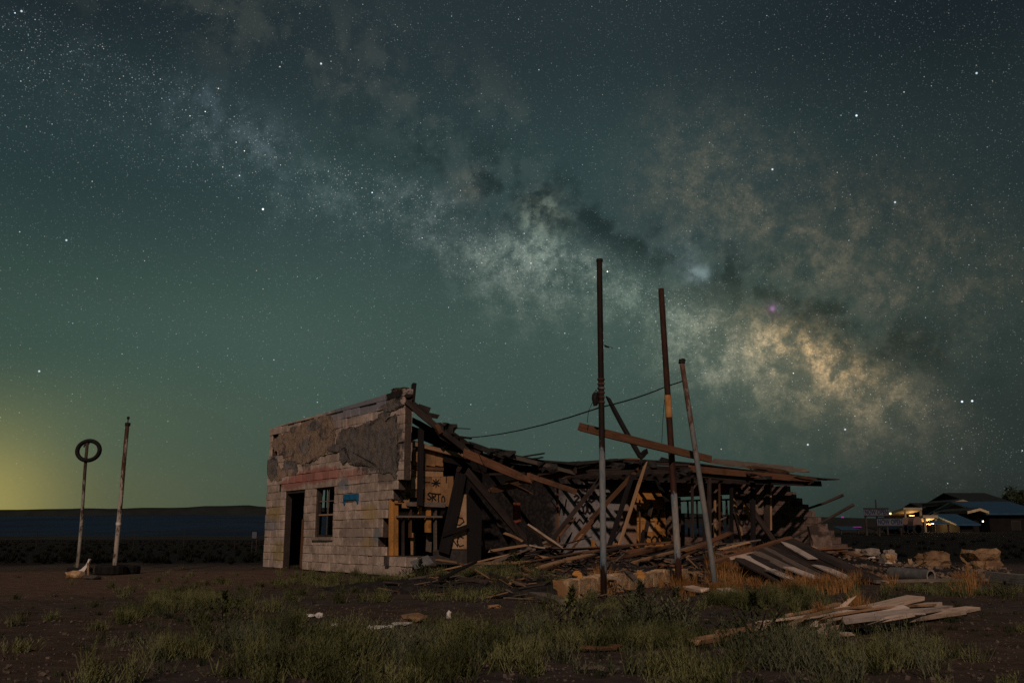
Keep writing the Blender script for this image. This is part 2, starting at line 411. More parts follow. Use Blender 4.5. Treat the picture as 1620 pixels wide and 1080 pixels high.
c = mixc(sstep(n2, .3, .7), (.045, .037, .035), (.105, .084, .076))
c = mixc(sstep(n1, .42, .62), c, mixc(sstep(n2, .3, .7), (.06, .042, .034), (.12, .082, .064)))
c = mixc(peb * 0.6, c, (.2, .165, .15)); c = mixc(peb2 * 0.5, c, (.19, .155, .14))
gx_, gy_ = (x + 9.0) / 6.0, (y - 19.0) / 7.0; rg_ = sstep(m2('SQRT', gx_ * gx_ + gy_ * gy_) + (n1 - 0.5) * 1.2, 1.1, 0.6)
c = mixc(rg_, c, mixc(sstep(n2, .3, .7), (.095, .062, .046), (.18, .118, .088)))
dim_scrub = sstep(y + (n1 - 0.5) * 16.0, 25.0, 34.0)  # far ground coloured dark to stand in for light falling off
c = mixc(dim_scrub, c, mixc(sstep(noi(p, 0.8, 6, .7), .35, .65), (.008, .008, .008), (.018, .017, .015)))
far = sstep(y, 150.0, 600.0)
c = mixc(far, c, (.009, .011, .012))
setin(bs.inputs['Base Color'], c); bs.inputs['Roughness'].default_value = 0.95; bs.inputs['Specular IOR Level'].default_value = 0.1
bump(bs, n3 * 0.5 + n2 * 1.2 + peb * 0.5 + peb2 * 0.25, 0.8, 0.05)
g = link('ground', me, m, smooth=True); g['kind'] = 'structure'

def ridge_hill(name, D, depth, prof, mat, step=40):
    """A long landform: crest heights from (px, py) at distance D, sloping to the ground in front and behind."""
    xs = [];
    pts = [(at(px, py, D).x, at(px, py, D).z) for px, py in prof]
    X = np.arange(pts[0][0], pts[-1][0], step); H = np.interp(X, [q[0] for q in pts], [q[1] for q in pts])
    mb = MB(); rows = 9; n = len(X); v = []
    for j in range(rows):
        t = j / (rows - 1)
        for i in range(n):
            hh = H[i] * (1 + 0.03 * mnoise.noise(V((X[i] / 260, t * 3, 0)))) + 1.5 * mnoise.noise(V((X[i] / 70, t * 9, 5)))
            yy = D - depth * (1 - t) + 0.25 * depth * mnoise.noise(V((X[i] / 600, t * 2, 1))) * (1 - t)
            v.append((X[i], yy, hh * t ** 1.15 - 0.5))
    for i in range(n): v.append((X[i], D + depth * 0.6, -1))
    f = [(j * n + i, j * n + i + 1, (j + 1) * n + i + 1, (j + 1) * n + i) for j in range(rows) for i in range(n - 1)]
    o = link(name, pyd(name, v, f), mat, smooth=True); o['kind'] = 'structure'; return o
noisy('mesa_rock', (.016, .021, .021), (.026, .031, .03), 0.01, 1, 0, wp=True, rnd=0)
noisy('hazy_plain', (.0015, .012, .034), (.003, .030, .076), 0.0022, 1, 0, wp=True, rnd=0)  # distance haze is put into the plain's navy base colour
noisy('dark_hill', (.012, .013, .012), (.022, .022, .02), 0.02, 1, 0, wp=True, rnd=0)
ridge_hill('mesa', 6500, 500, [(-900, 812), (0, 806), (60, 805), (130, 803), (170, 804), (240, 803), (300, 802), (326, 799.5), (395, 798.5), (412, 801), (440, 801), (560, 803), (800, 806), (1100, 812), (1400, 820), (1700, 826), (2500, 832)], 'mesa_rock', 60)
ridge_hill('low_rise', 300, 60, [(-900, 846), (-200, 845), (40, 846.5), (120, 844.5), (210, 846.8), (300, 845.2), (370, 846.4), (440, 844.8), (700, 846), (1000, 845)], 'dark_hill', 3)
ridge_hill('plain', 4200, 2200, [(-900, 818), (0, 816), (200, 814), (420, 814), (700, 818), (1000, 826), (1400, 838), (2300, 842)], 'hazy_plain', 60)
ridge_hill('hills', 420, 120, [(1180, 846), (1290, 828), (1330, 818), (1380, 820), (1440, 822), (1520, 815), (1620, 806), (1900, 800), (2300, 806)], 'dark_hill', 5)

# ------------------------------------------------------------------ the ruin: frame of reference
A0 = V((-6.86, 26.8, 0)); B0 = V((-2.32, 20.3, 0))
eu = (B0 - A0).normalized(); LU = (B0 - A0).length
ev = V((-eu.y, eu.x, 0))                                # to the right and away
LV = 15.05
ez = V((0, 0, 1))
def uvz(u, v, z): return A0 + eu * u + ev * v + ez * z
def plane_hit(px, py, p0, n):
    dd = ray(px, py); o = V((0, 0, CAMZ)); return o + dd * ((p0 - o).dot(n) / dd.dot(n))
def onv(px, py, v=0.0): return plane_hit(px, py, uvz(0, v, 0), ev)      # planes parallel to the end walls
def onu(px, py, u=7.0): return plane_hit(px, py, uvz(u, 0, 0), eu)      # planes parallel to the front
def uvof(p): q = p - A0; return q.dot(eu), q.dot(ev), q.z
RUIN = empty('ruined_building', uvz(LU * 0.5, LV * 0.5, 0))
tag(RUIN, 'roofless burnt block building with collapsed front standing in the desert', 'building')
MUV = Matrix((eu, ev, ez)).transposed().to_4x4(); MUV.translation = A0       # (u,v,z) -> world

# --- painted block wall material, in the wall's own metres
m, bs = newmat('painted_block'); p = wpos()
rel = vm('SUBTRACT', p, tuple(A0)); wu = vm('DOT_PRODUCT', rel, tuple(eu)); wz = sep(p)[2]
fine = noi(p, 16.0, 7, 0.68); medn = noi(p, 3.2, 6, 0.62); rag = noi(p, 6.0, 6, 0.7)
rnd_ = objrand()
c = mixc(sstep(medn, .3, .7), (.41, .325, .285), (.68, .555, .485))
c = mixc(sstep(fine, .35, .75), c, vm('SCALE', c, None, 0.72))
def patch(px, py, rx, ry, col, k=1.0):
    global c
    u0, _, z0 = uvof(onv(px, py)); ru = abs(uvof(onv(px + rx, py))[0] - u0); rz = abs(uvof(onv(px, py + ry))[2] - z0)
    a, bb = (wu - u0) / ru, (wz - z0) / rz
    r_ = m2('SQRT', a * a + bb * bb) + (rag - 0.5) * 1.5 + (fine - 0.5) * 0.7
    c = mixc(sstep(r_, 1.1, 0.8) * k, c, col)
patch(575, 640, 62, 16, (.23, .25, .32), .85); patch(520, 668, 26, 16, (.26, .25, .29), .6); patch(625, 622, 14, 16, (.03, .028, .028))
patch(500, 752, 48, 13, (.42, .17, .145), .85); patch(560, 750, 22, 10, (.40, .2, .17), .7); patch(462, 765, 20, 10, (.42, .18, .15), .8)
patch(432, 738, 7, 18, (.07, .07, .075)); patch(458, 736, 9, 13, (.08, .08, .085)); patch(486, 720, 10, 26, (.15, .13, .12), .7)
patch(595, 705, 46, 44, (.10, .095, .095), .9); patch(612, 752, 16, 16, (.17, .14, .12), .8)
patch(434, 812, 12, 14, (.36, .27, .12), .8); patch(441, 872, 12, 18, (.33, .27, .12), .7); patch(426, 830, 14, 10, (.25, .25, .28), .8)
patch(585, 812, 16, 16, (.40, .29, .13), .7); patch(580, 856, 12, 12, (.40, .30, .14), .6); patch(544, 766, 9, 10, (.24, .25, .29), .9)
patch(596, 846, 6, 12, (.26, .28, .31), .9); patch(560, 840, 26, 20, (.27, .215, .19), .7)
c = vm('SCALE', c, None, 0.84 + rnd_ * 0.28)
c = mixc(sstep(noi(vm('MULTIPLY', p, (5, 5, .7)), 1.0, 5, .65), .56, .72) * 0.45, c, (.10, .075, .065))      # run-off streaks
setin(bs.inputs['Base Color'], c); bs.inputs['Roughness'].default_value = 0.95; bs.inputs['Specular IOR Level'].default_value = 0.15
bump(bs, fine + medn * 0.8, 0.7, 0.015)

# --- block shapes (hollow concrete units seen from outside), shared mesh data
def block_mesh(L, H, T, seed):
    rng = random.Random(seed); bm = bmesh.new(); bmesh.ops.create_cube(bm, size=1.0)
    if seed % 3 == 0: bmesh.ops.subdivide_edges(bm, edges=bm.edges[:], cuts=1)
    for v in bm.verts: v.co = V((v.co.x * (L - .02), v.co.y * T, v.co.z * (H - .008))) + V([rng.uniform(-.006, .006) for _ in range(3)])
    bmesh.ops.bevel(bm, geom=bm.edges[:], offset=0.006, segments=1, affect='EDGES')
    me = bpy.data.meshes.new('block'); bm.to_mesh(me); bm.free(); me.materials.append(MATS['painted_block']); return me
CH = 0.2; BL = 0.44; BT = 0.2
FULL = [block_mesh(BL, CH, BT, i) for i in range(5)]
HALF = [block_mesh(BL / 2, CH, BT, 20 + i) for i in range(3)]
ROTU = Matrix((eu, ev, ez)).transposed().to_quaternion()

def rect(x0, x1, y0, y1, v=0.0):
    a, b_ = uvof(onv(x0, y1, v)), uvof(onv(x1, y0, v)); return a[0], b_[0], a[2], b_[2]
du0, du1 = uvof(onv(446, 890))[0], uvof(onv(477, 890))[0]; DZ = 2.0
wu0, wu1 = uvof(onv(498, 810))[0], uvof(onv(527, 810))[0]; WZ0 = round(uvof(onv(512, 848))[2] / CH) * CH; WZ1 = 2.0
edge_px = [(650, 905), (652, 884), (612, 880), (609, 862), (597, 858), (598, 843), (603, 830), (610, 815), (616, 790), (621, 776), (630, 765), (634, 740), (637, 700), (640, 650), (636, 610)]
EU = sorted([(uvof(onv(px, py))[2], uvof(onv(px, py))[0]) for px, py in edge_px])
def edge_u(z): return float(np.interp(z, [q[0] for q in EU], [q[1] for q in EU]))
hole = [uvof(onv(px, py)) for px, py in ((430, 688), (433, 697), (436, 706), (437, 712), (431, 719))]
cells = []          # (u0, u1, row)
NR = 19
for r in range(NR):
    off = 0 if r % 2 == 0 else -BL / 2
    k = 0
    while True:
        a = off + k * BL; bb = a + BL; k += 1
        if a > 9.2: break
        zc = (r + .5) * CH
        a2, b2 = max(a, 0.0), bb
        lim = edge_u(zc)
        if r == 0: lim = max(lim, uvof(onv(652, 895))[0])
        if b2 - a2 < 0.1: continue
        if (a2 + b2) / 2 > lim - 0.02 and a2 > 1: 
            if a2 + BL / 4 < lim: cells.append((a2, a2 + BL / 2, r))
            continue
        segs = [(a2, b2)]
        for (o0, o1, z0, z1) in ((du0, du1, 0, DZ), (wu0, wu1, WZ0, WZ1)):
            if z0 - .01 < zc < z1 + .01:
                ns = []
                for (s0, s1) in segs:
                    if s1 <= o0 or s0 >= o1: ns.append((s0, s1)); continue
                    if s0 < o0: ns.append((s0, o0))
                    if s1 > o1: ns.append((o1, s1))
                segs = ns
        for s0, s1 in segs:
            if s1 - s0 < 0.05: continue
            cu = (s0 + s1) / 2
            if s0 > .05 and any(abs(cu - hu) < 0.24 and abs(zc - hz) < 0.1 for hu, _, hz in hole): continue
            # a lintel course runs over door and window
            if abs(zc - (DZ + CH / 2)) < 0.02 and du0 - .35 < cu < wu1 + .3: continue
            cells.append((s0, s1, r))
ENDW = MB()
for s0, s1, r in cells: ENDW.box(s0, s1, 0.034, BT - 0.012, r * CH, (r + 1) * CH, MUV)
endw = ENDW.build('end_wall', 'mortar', RUIN, uvz(LU / 2, 0, 0))
endw['label'] = 'patchily painted block end wall with door and window'
NBLK = 0
for i, (s0, s1, r) in enumerate(cells):
    Lc = s1 - s0
    if abs(Lc - BL) < .02: me = FULL[(i * 7) % 5]
    elif abs(Lc - BL / 2) < .02: me = HALF[i % 3]
    else: me = block_mesh(Lc, CH, BT, 100 + i)
    o = bpy.data.objects.new('block', me); COL.objects.link(o); o.rotation_mode = 'QUATERNION'
    o.rotation_quaternion = ROTU
    setpos(o, uvz((s0 + s1) / 2 + random.uniform(-.003, .003), BT / 2 + random.uniform(-.008, .006) + (random.choice((0, 0, .014, .022)) if r > 11 else random.choice((0, 0, 0, .01))), (r + .5) * CH + random.uniform(-.002, .002)), endw); NBLK += 1
mb = MB(); mb.box(du0 - .3, (du1 + wu0) / 2 - .004, 0.0, BT, DZ + .006, DZ + CH - .006, MUV)
lo = mb.build('lintel', 'painted_block', endw, uvz(du0, 0, DZ))
mb = MB(); mb.box((du1 + wu0) / 2 + .004, wu1 + .3, -.003, BT, DZ + .006, DZ + CH - .006, MUV)
mb.build('lintel', 'painted_block', endw, uvz(wu0, 0, DZ))
mb = MB(); mb.box(wu0 - .06, wu1 + .06, -.05, BT - .02, WZ0 - .07, WZ0 + .004, MUV); mb.build('sill', 'concrete', endw, uvz(wu0, 0, WZ0))
# coping slabs rising towards the near corner
topz = NR * CH
cu = 0.5
while cu < LU - .05:
    cl = min(random.uniform(.7, 1.0), LU - cu)
    hh = 0.02 + 0.13 * (cu / LU) ** 1.5
    mb = MB(); mb.hexa([MUV @ V(q) for q in ((cu, -.012, topz), (cu + cl - .01, -.012, topz), (cu + cl - .01, BT + .012, topz), (cu, BT + .012, topz),
          (cu, -.012, topz + hh), (cu + cl - .01, -.012, topz + hh + .01), (cu + cl - .01, BT + .012, topz + hh + .01), (cu, BT + .012, topz + hh))])
    mb.build('coping', 'painted_block', endw, uvz(cu, 0, topz)); cu += cl
for k, (uu, hh, ll) in enumerate(((LU - .55, .16, .36), (LU - .25, .13, .3), (LU - .06, -.03, .26))):
    o = link('charred_block', chunk_mesh('charred_block', ll * .8, .2, .12, .3, 1, 40 + k), 'wood_dark', endw, uvz(uu, .1, topz + hh + .02), ROTU)
# raised stucco remnants
def slab(name, px_poly, t, mat, parent, jit=2.0, v=0.0, seed=1, t2=0.0):
    rng = random.Random(seed); pts = []
    for i, (x0, y0) in enumerate(px_poly):
        x1, y1 = px_poly[(i + 1) % len(px_poly)]
        for k in range(8):
            tt = k / 8; pts.append((x0 + (x1 - x0) * tt + rng.uniform(-jit, jit), y0 + (y1 - y0) * tt + rng.uniform(-jit, jit)))
    W_ = [onv(px, py, v) for px, py in pts]
    n = len(W_)
    vs_ = [q - ev * t for q in W_] + [q + ev * t2 for q in W_]
    bm = bmesh.new(); bv = [bm.verts.new(q - W_[0]) for q in vs_]
    f = bm.faces.new(bv[:n])
    for i in range(n): bm.faces.new((bv[i], bv[n + i], bv[n + (i + 1) % n], bv[(i + 1) % n]))
    bmesh.ops.triangulate(bm, faces=[f]); bmesh.ops.recalc_face_normals(bm, faces=bm.faces)
    me = bpy.data.meshes.new(name); bm.to_mesh(me); bm.free()
    return link(name, me, mat, parent, W_[0])
slab('stucco', [(536, 690), (541, 678), (548, 684), (556, 672), (565, 680), (578, 668), (590, 672), (600, 662), (612, 668), (627, 655), (629, 700), (630, 735), (626, 757), (616, 746), (604, 748), (596, 736), (584, 738), (572, 730), (560, 734), (550, 728), (541, 735), (538, 718), (545, 706), (533, 700)], .014, 'plaster_dark', endw, 2.4, seed=3)
slab('stucco', [(442, 690), (470, 674), (500, 661), (514, 656), (527, 660), (529, 690), (530, 712), (516, 716), (496, 728), (478, 733), (470, 728), (452, 726), (440, 712)], .010, 'plaster_tan', endw, 2.2, seed=5)
slab('stucco', [(424, 726), (440, 728), (438, 752), (430, 762), (424, 750)], .008, 'plaster_dark', endw, 1.2, seed=8)
slab('stucco', [(450, 728), (468, 728), (472, 744), (466, 752), (456, 750), (449, 742)], .008, 'plaster_dark', endw, 1.2, seed=9)
# many small remnants of render clinging to the upper half
def remnant(u0, z0, ru, rz, t, mat, seed):
    rg = random.Random(seed); n = 34; off = rg.uniform(0, 99); P = []
    for i in range(n):
        a = 2 * math.pi * i / n; k_ = 1 + .55 * mnoise.noise(V((math.cos(a) * 1.3 + off, math.sin(a) * 1.3, 0))) + .35 * mnoise.noise(V((math.cos(a) * 4 + off, math.sin(a) * 4, 7))) + rg.uniform(-.08, .08)
        P.append(MUV @ V((min(LU - .02, max(.02, u0 + math.cos(a) * ru * k_)), 0, min(topz - .01, z0 + math.sin(a) * rz * k_))))
    bm = bmesh.new(); bv = [bm.verts.new(q - ev * t - P[0]) for q in P] + [bm.verts.new(q - P[0] + ev * .004) for q in P]
    f = bm.faces.new(bv[:n])
    for i in range(n): bm.faces.new((bv[i], bv[n + i], bv[n + (i + 1) % n], bv[(i + 1) % n]))
    bmesh.ops.triangulate(bm, faces=[f]); bmesh.ops.recalc_face_normals(bm, faces=bm.faces)
    me = bpy.data.meshes.new('stucco'); bm.to_mesh(me); bm.free(); link('stucco', me, mat, endw, P[0])
noisy('plaster_pink', (.34, .23, .19), (.50, .36, .30), 7, 0.95, 1.0, 0.04, rnd=0, c3=(.22, .16, .14), wp=True)
noisy('plaster_grey', (.15, .14, .145), (.27, .25, .25), 7, 0.95, 1.0, 0.04, rnd=0, c3=(.34, .27, .23), wp=True)
rg = random.Random(31)
for k in range(20):
    u0 = rg.uniform(.6, LU - .5); z0 = rg.uniform(2.35, 3.65) if k < 20 else rg.uniform(.3, 2.0)
    if k >= 20 and u0 < wu1 + .6: u0 = rg.uniform(wu1 + .5, LU - 2.2)
    remnant(u0, z0, rg.uniform(.12, .55), rg.uniform(.07, .26), rg.uniform(.006, .018) + k * .0003, rg.choice(('plaster_tan', 'plaster_grey', 'plaster_pink', 'plaster_tan', 'plaster_dark', 'plaster_grey')), 900 + k)
# door frame, window, blue plate
mb = MB(); mb.box(du0, du0 + .07, .03, .17, 0, DZ, MUV); mb.box(du1 - .07, du1, .03, .17, 0, DZ, MUV); mb.box(du0 + .07, du1 - .07, .03, .17, DZ - .07, DZ, MUV)
df = mb.build('door_frame', 'wood_dark', RUIN, uvz(du0, .1, 0))
timber('jamb_board', uvz(du1 + .02, -.03, 0.05), uvz(du1 + .04, -.03, 1.25), .07, .03, 'wood_brown', RUIN, up=tuple(ev))
mb = MB()
mb.box(wu0, wu0 + .05, .08, .15, WZ0, WZ1, MUV); mb.box(wu1 - .05, wu1, .08, .15, WZ0, WZ1, MUV)
mb.box(wu0 + .05, wu1 - .05, .08, .15, WZ1 - .05, WZ1, MUV); mb.box(wu0 + .05, wu1 - .05, .08, .15, WZ0 + .004, WZ0 + .055, MUV)
wf = mb.build('window', 'wood_dark', RUIN, uvz(wu0, .1, WZ0))
wm = (WZ0 + WZ1) / 2 - .06; wc = (wu0 + wu1) / 2
mb = MB(); mb.box(wu0 + .05, wu1 - .05, .085, .13, wm - .018, wm + .018, MUV); mb.build('meeting_rail', 'wood_tan', wf, uvz(wu0, .1, wm))
for k, (a0, a1, z0, z1) in enumerate(((wc - .012, wc + .012, wm + .018, WZ1 - .05), (wc - .012, wc + .012, WZ0 + .055, wm - .018))):
    mb = MB(); mb.box(a0, a1, .09, .12, z0, z1, MUV); mb.build('glazing_bar', 'wood_grey', wf, uvz(a0, .1, z0))
mb = MB(); mb.box(wu0 + .05, wu1 - .05, .092, .118, (wm + WZ1) / 2 - .01, (wm + WZ1) / 2 + .01, MUV); mb.build('glazing_bar', 'wood_grey', wf, uvz(wu0, .1, wm + .3))
mb = MB(); mb.box(wu0 + .06, wu1 - .06, .103, .107, WZ0 + .056, wm - .02, MUV); mb.build('pane', 'pane_glass', wf, uvz(wu0, .1, WZ0))
BS = empty('wall_plate', onv(556, 795)); tag(BS, 'small bright blue metal plate with two prongs fixed beside the window', 'sign')
ua, ub, za, zb = rect(545, 568, 780, 791); _, _, zp, _ = rect(545, 568, 780, 797)
mb = MB(); mb.box(ua, ub, -.04, -.004, za, zb, MUV); mb.build('plate', 'blue_enamel', BS, uvz(ua, 0, za))
for a0 in (ua, ub - .05):
    mb = MB(); mb.box(a0, a0 + .05, -.038, -.005, zp, za - .001, MUV); mb.build('prong', 'blue_enamel', BS, uvz(a0, 0, zp))

# --- rear wall with openings seen through the ruin
def wall_grid(name, axis_pts, z0, z1, openings, mk, mat, parent, loc):
    """axis_pts: (a0, a1); openings: (a0, a1, z0, z1); mk(a0, a1, z0, z1, mb) adds one solid cell."""
    As = sorted({axis_pts[0], axis_pts[1], *[o[0] for o in openings], *[o[1] for o in openings]})
    Zs = sorted({z0, z1, *[o[2] for o in openings], *[o[3] for o in openings]})
    mb = MB()
    for i in range(len(As) - 1):
        for j in range(len(Zs) - 1):
            ca, cz = (As[i] + As[i + 1]) / 2, (Zs[j] + Zs[j + 1]) / 2
            if any(o[0] < ca < o[1] and o[2] < cz < o[3] for o in openings): continue
            mk(As[i], As[i + 1], Zs[j], Zs[j + 1], mb)
    return mb.build(name, mat, parent, loc)
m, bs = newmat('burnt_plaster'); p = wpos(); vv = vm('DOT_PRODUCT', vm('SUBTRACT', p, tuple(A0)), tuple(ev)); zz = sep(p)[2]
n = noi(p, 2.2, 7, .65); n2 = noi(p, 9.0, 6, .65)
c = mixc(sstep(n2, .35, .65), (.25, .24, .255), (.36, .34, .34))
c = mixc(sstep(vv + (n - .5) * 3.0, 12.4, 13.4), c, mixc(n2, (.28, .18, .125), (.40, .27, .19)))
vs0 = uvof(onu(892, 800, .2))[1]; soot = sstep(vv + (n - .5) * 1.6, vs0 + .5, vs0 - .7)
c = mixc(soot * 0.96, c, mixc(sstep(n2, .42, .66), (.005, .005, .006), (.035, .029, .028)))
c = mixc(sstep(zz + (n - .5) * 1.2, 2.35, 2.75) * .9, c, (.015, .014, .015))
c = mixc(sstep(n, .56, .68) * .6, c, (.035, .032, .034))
setin(bs.inputs['Base Color'], c); bs.inputs['Roughness'].default_value = .95; bs.inputs['Specular IOR Level'].default_value = .15
bump(bs, n2 + n, .6, .02)
def ropen(x0, x1, y0, y1):
    a, b_ = uvof(onu(x0, y1, .2)), uvof(onu(x1, y0, .2)); return (a[1], b_[1], a[2], b_[2])
r1 = ropen(506, 528, 760, 850)
rear_open = [(r1[0], r1[1], .5, 2.3)]
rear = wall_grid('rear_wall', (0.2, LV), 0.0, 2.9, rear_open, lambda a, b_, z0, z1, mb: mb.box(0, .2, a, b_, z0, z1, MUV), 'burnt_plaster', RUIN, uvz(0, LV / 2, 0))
mb = MB(); a0, a1 = r1[0], r1[1]
mb.box(.07, .13, a0, a0 + .06, .5, 2.3, MUV); mb.box(.07, .13, a1 - .06, a1, .5, 2.3, MUV); mb.box(.075, .125, a0 + .06, a1 - .06, 1.45, 1.52, MUV)
mb.box(.075, .125, (a0 + a1) / 2 - .02, (a0 + a1) / 2 + .02, 1.52, 2.3, MUV); mb.build('window_frame', 'wood_dark', RUIN, uvz(0, a0, .5))

# --- right-hand end wall: stepped blocks, window openings
VI = LV - BT
def eopen(x0, x1, y0, y1):
    a, b_ = uvof(onv(x0, y1, VI)), uvof(onv(x1, y0, VI)); return (a[0], b_[0], max(.4, a[2]), min(2.2, b_[2]))
openR = [eopen(1073, 1114, 789, 850), eopen(1139, 1156, 788, 852)]
step_px = [(1225, 765), (1256, 780), (1262, 790), (1268, 795), (1275, 806), (1290, 815), (1308, 828), (1315, 845), (1322, 852), (1330, 862), (1340, 872), (1352, 893)]
SP = sorted([(uvof(onv(px, py, VI))[2], uvof(onv(px, py, VI))[0]) for px, py in step_px])
mb = MB(); mbm = MB()
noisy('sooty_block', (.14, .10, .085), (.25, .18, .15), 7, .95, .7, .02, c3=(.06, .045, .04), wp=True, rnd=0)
for r in range(14):
    off = 0 if r % 2 == 0 else -BL / 2; zc = (r + .5) * CH
    lim = float(np.interp(zc, [q[0] for q in SP], [q[1] for q in SP]))
    for k in range(24):
        a, bb = max(0.02, off + k * BL), off + (k + 1) * BL
        if bb - a < .1 or (a + bb) / 2 > lim: continue
        segs = [(a, bb)]
        for o in openR:
            if o[2] - .05 < zc < o[3] + .05:
                ns = []
                for s0, s1 in segs:
                    if s1 <= o[0] or s0 >= o[1]: ns.append((s0, s1)); continue
                    if s0 < o[0]: ns.append((s0, o[0]))
                    if s1 > o[1]: ns.append((o[1], s1))
                segs = ns
        for s0, s1 in segs:
            if s1 - s0 < .04: continue
            j = random.uniform(0, .008)
            # hollow unit: two face shells and webs so broken ends show their cores
            mb.box(s0 + .006, s1 - .006, VI - j, VI + .04 - j, r * CH + .006, (r + 1) * CH - .006, MUV)
            mb.box(s0 + .006, s1 - .006, LV - .04, LV, r * CH + .006, (r + 1) * CH - .006, MUV)
            nweb = 3 if s1 - s0 > .3 else 2
            for q in range(nweb):
                uu = s0 + .03 + (s1 - s0 - .06) * q / (nweb - 1)
                mb.box(uu - .02, uu + .02, VI + .0405 - j, LV - .0405, r * CH + .007, (r + 1) * CH - .007, MUV)
            mbm.box(s0, s1, VI + .012, VI + .03, r * CH, (r + 1) * CH, MUV)
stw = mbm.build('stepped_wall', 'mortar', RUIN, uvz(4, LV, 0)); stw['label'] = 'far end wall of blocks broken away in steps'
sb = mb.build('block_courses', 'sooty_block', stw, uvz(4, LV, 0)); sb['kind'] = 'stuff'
for o in openR:
    nb = 3 if o[1] - o[0] > 1.2 else 2
    fr_ = MB(); fr_.box(o[0], o[0] + .05, VI + .06, VI + .12, o[2], o[3], MUV); fr_.box(o[1] - .05, o[1], VI + .06, VI + .12, o[2], o[3], MUV)
    fr_.box(o[0] + .05, o[1] - .05, VI + .06, VI + .12, o[3] - .06, o[3], MUV)
    wfr = fr_.build('window_frame', 'wood_dark', RUIN, uvz(o[0], VI, o[2]))
    for q in range(1, nb):
        uu = o[0] + (o[1] - o[0]) * q / nb
        f2 = MB(); f2.box(uu - .025, uu + .025, VI + .065, VI + .115, o[2], o[3] - .06, MUV); f2.build('glazing_bar', 'wood_dark', wfr, uvz(uu, VI, o[2]))
    zq = o[2] + (o[3] - o[2]) * .52
    f2 = MB(); f2.box(o[0] + .05, o[1] - .05, VI + .068, VI + .112, zq - .02, zq + .02, MUV); f2.build('glazing_bar', 'wood_dark', wfr, uvz(o[0], VI, zq))
    # shards of dirty glass left in the corners
    for q in range(3):
        uu = random.uniform(o[0] + .1, o[1] - .35); z0 = random.choice((o[2], zq + .02))
        f3 = MB(); f3.hexa([MUV @ V(t) for t in ((uu, VI + .088, z0), (uu + .25, VI + .088, z0), (uu + .25, VI + .092, z0), (uu, VI + .092, z0),
                                                   (uu + .02, VI + .088, z0 + .35), (uu + .09, VI + .088, z0 + .45), (uu + .09, VI + .092, z0 + .45), (uu + .02, VI + .092, z0 + .35))])
        f3.build('glass_shard', 'pane_glass', wfr, uvz(uu, VI, z0))

# --- floor slab inside
mb = MB(); mb.box(.2, LU - .1, .2, LV - .2, -.3, .06, MUV); fl_ = mb.build('floor_slab', 'ash', RUIN, uvz(4, LV / 2, 0))

# --- front facade behind the wing wall (plane u = 7): boards, window, graffiti
UF = 7.45
def fbox(name, x0, x1, y0, y1, t, mat, u=UF, skew=0.0, rag=0.0, parent=None):
    """A board on the front plane between photo columns and rows, t thick."""
    P = [onu(x0, y1, u), onu(x1, y1 + skew, u), onu(x1, y0 + skew, u), onu(x0, y0, u)]
    if rag: P = [q + ev * random.uniform(-rag, rag) + ez * random.uniform(-rag, rag) for q in P]
    mb = MB(); mb.hexa([P[0] - eu * t, P[1] - eu * t, P[1], P[0], P[3] - eu * t, P[2] - eu * t, P[2], P[3]])
    return mb.build(name, mat, parent or RUIN, P[0])
x = 641
for k, wd in enumerate((12, 22, 14, 13)):
    fbox('wall_board', x, x + wd - .7, 711, 736, .02, 'plywood', UF - .004 * (k % 2), 1.2, .006); x += wd
fbox('wall_rail', 640, 702, 737, 742, .06, 'wood_brown', UF + .03, 2)
fbox('wall_board', 641, 701, 743, 752, .02, 'wood_tan', UF, 2, .006)
x = 624
for k, (wd, yb) in enumerate(((12, 796), (12, 803), (12, 786), (10, 781), (14, 798), (13, 799), (12, 800), (9, 801))):
    fbox('wall_board', x, x + wd - .6, 753, yb, .02, 'plywood' if k not in (2, 3) else 'wood_tan', UF - .005 * (k % 2), .4, .01); x += wd
fbox('white_panel', 651, 671, 754, 773, .02, 'plaster_lit', UF + .03, .5, .005)
fbox('wall_rail', 644, 704, 793, 800, .04, 'wood_grey', UF + .04, 1.5, .01)
fbox('window_rail', 628, 700, 815, 818, .05, 'wood_grey', UF + .02, .5)
for (xa, xb, ya, yb, mt) in ((618, 623, 786, 884, 'wood_gold'), (624, 630, 780, 884, 'wood_gold'), (649, 652, 800, 850, 'wood_brown'), (675, 682, 802, 842, 'wood_gold'), (689, 691, 802, 872, 'wood_grey'), (638, 640, 816, 880, 'wood_dark'), (664, 668, 775, 812, 'wood_gold')):
    fbox('stud', xa, xb, ya, yb, .09, mt, UF - .05, 0, .008)
fbox('inner_board', 650, 656, 842, 876, .03, 'wood_tan', UF - .6, 0, .02); fbox('inner_board', 675, 683, 842, 872, .03, 'wood_grey', UF - .3, 0, .02)
fbox('plaster_panel', 711, 738, 781, 868, .06, 'plaster_lit', UF - .03, 0, .02)
fbox('plaster_panel', 729, 734, 764, 781, .05, 'wood_tan', UF - .10, 0, .02)
fbox('sill_wall', 690, 740, 869, 892, .15, 'concrete_dark', UF - .02, 0, .01)
fbox('sill_wall', 612, 690, 879, 895, .15, 'concrete_dark', UF - .02, 0, .01)
for (xa, ya, xb, yb, wd, th, u, mt) in ((730, 748, 702, 874, .26, .05, UF + .06, 'wood_char'), (700, 846, 740, 832, .09, .04, UF + .10, 'wood_char'), (666, 676, 664, 800, .11, .08, UF + .16, 'wood_char')):
    timber('charred_post', onu(xa, ya, u), onu(xb, yb, u), wd, th, mt, RUIN, up=tuple(eu))
fbox('charred_pier', 740, 762, 742, 896, .3, 'wood_char', UF + .04, 0, .03)
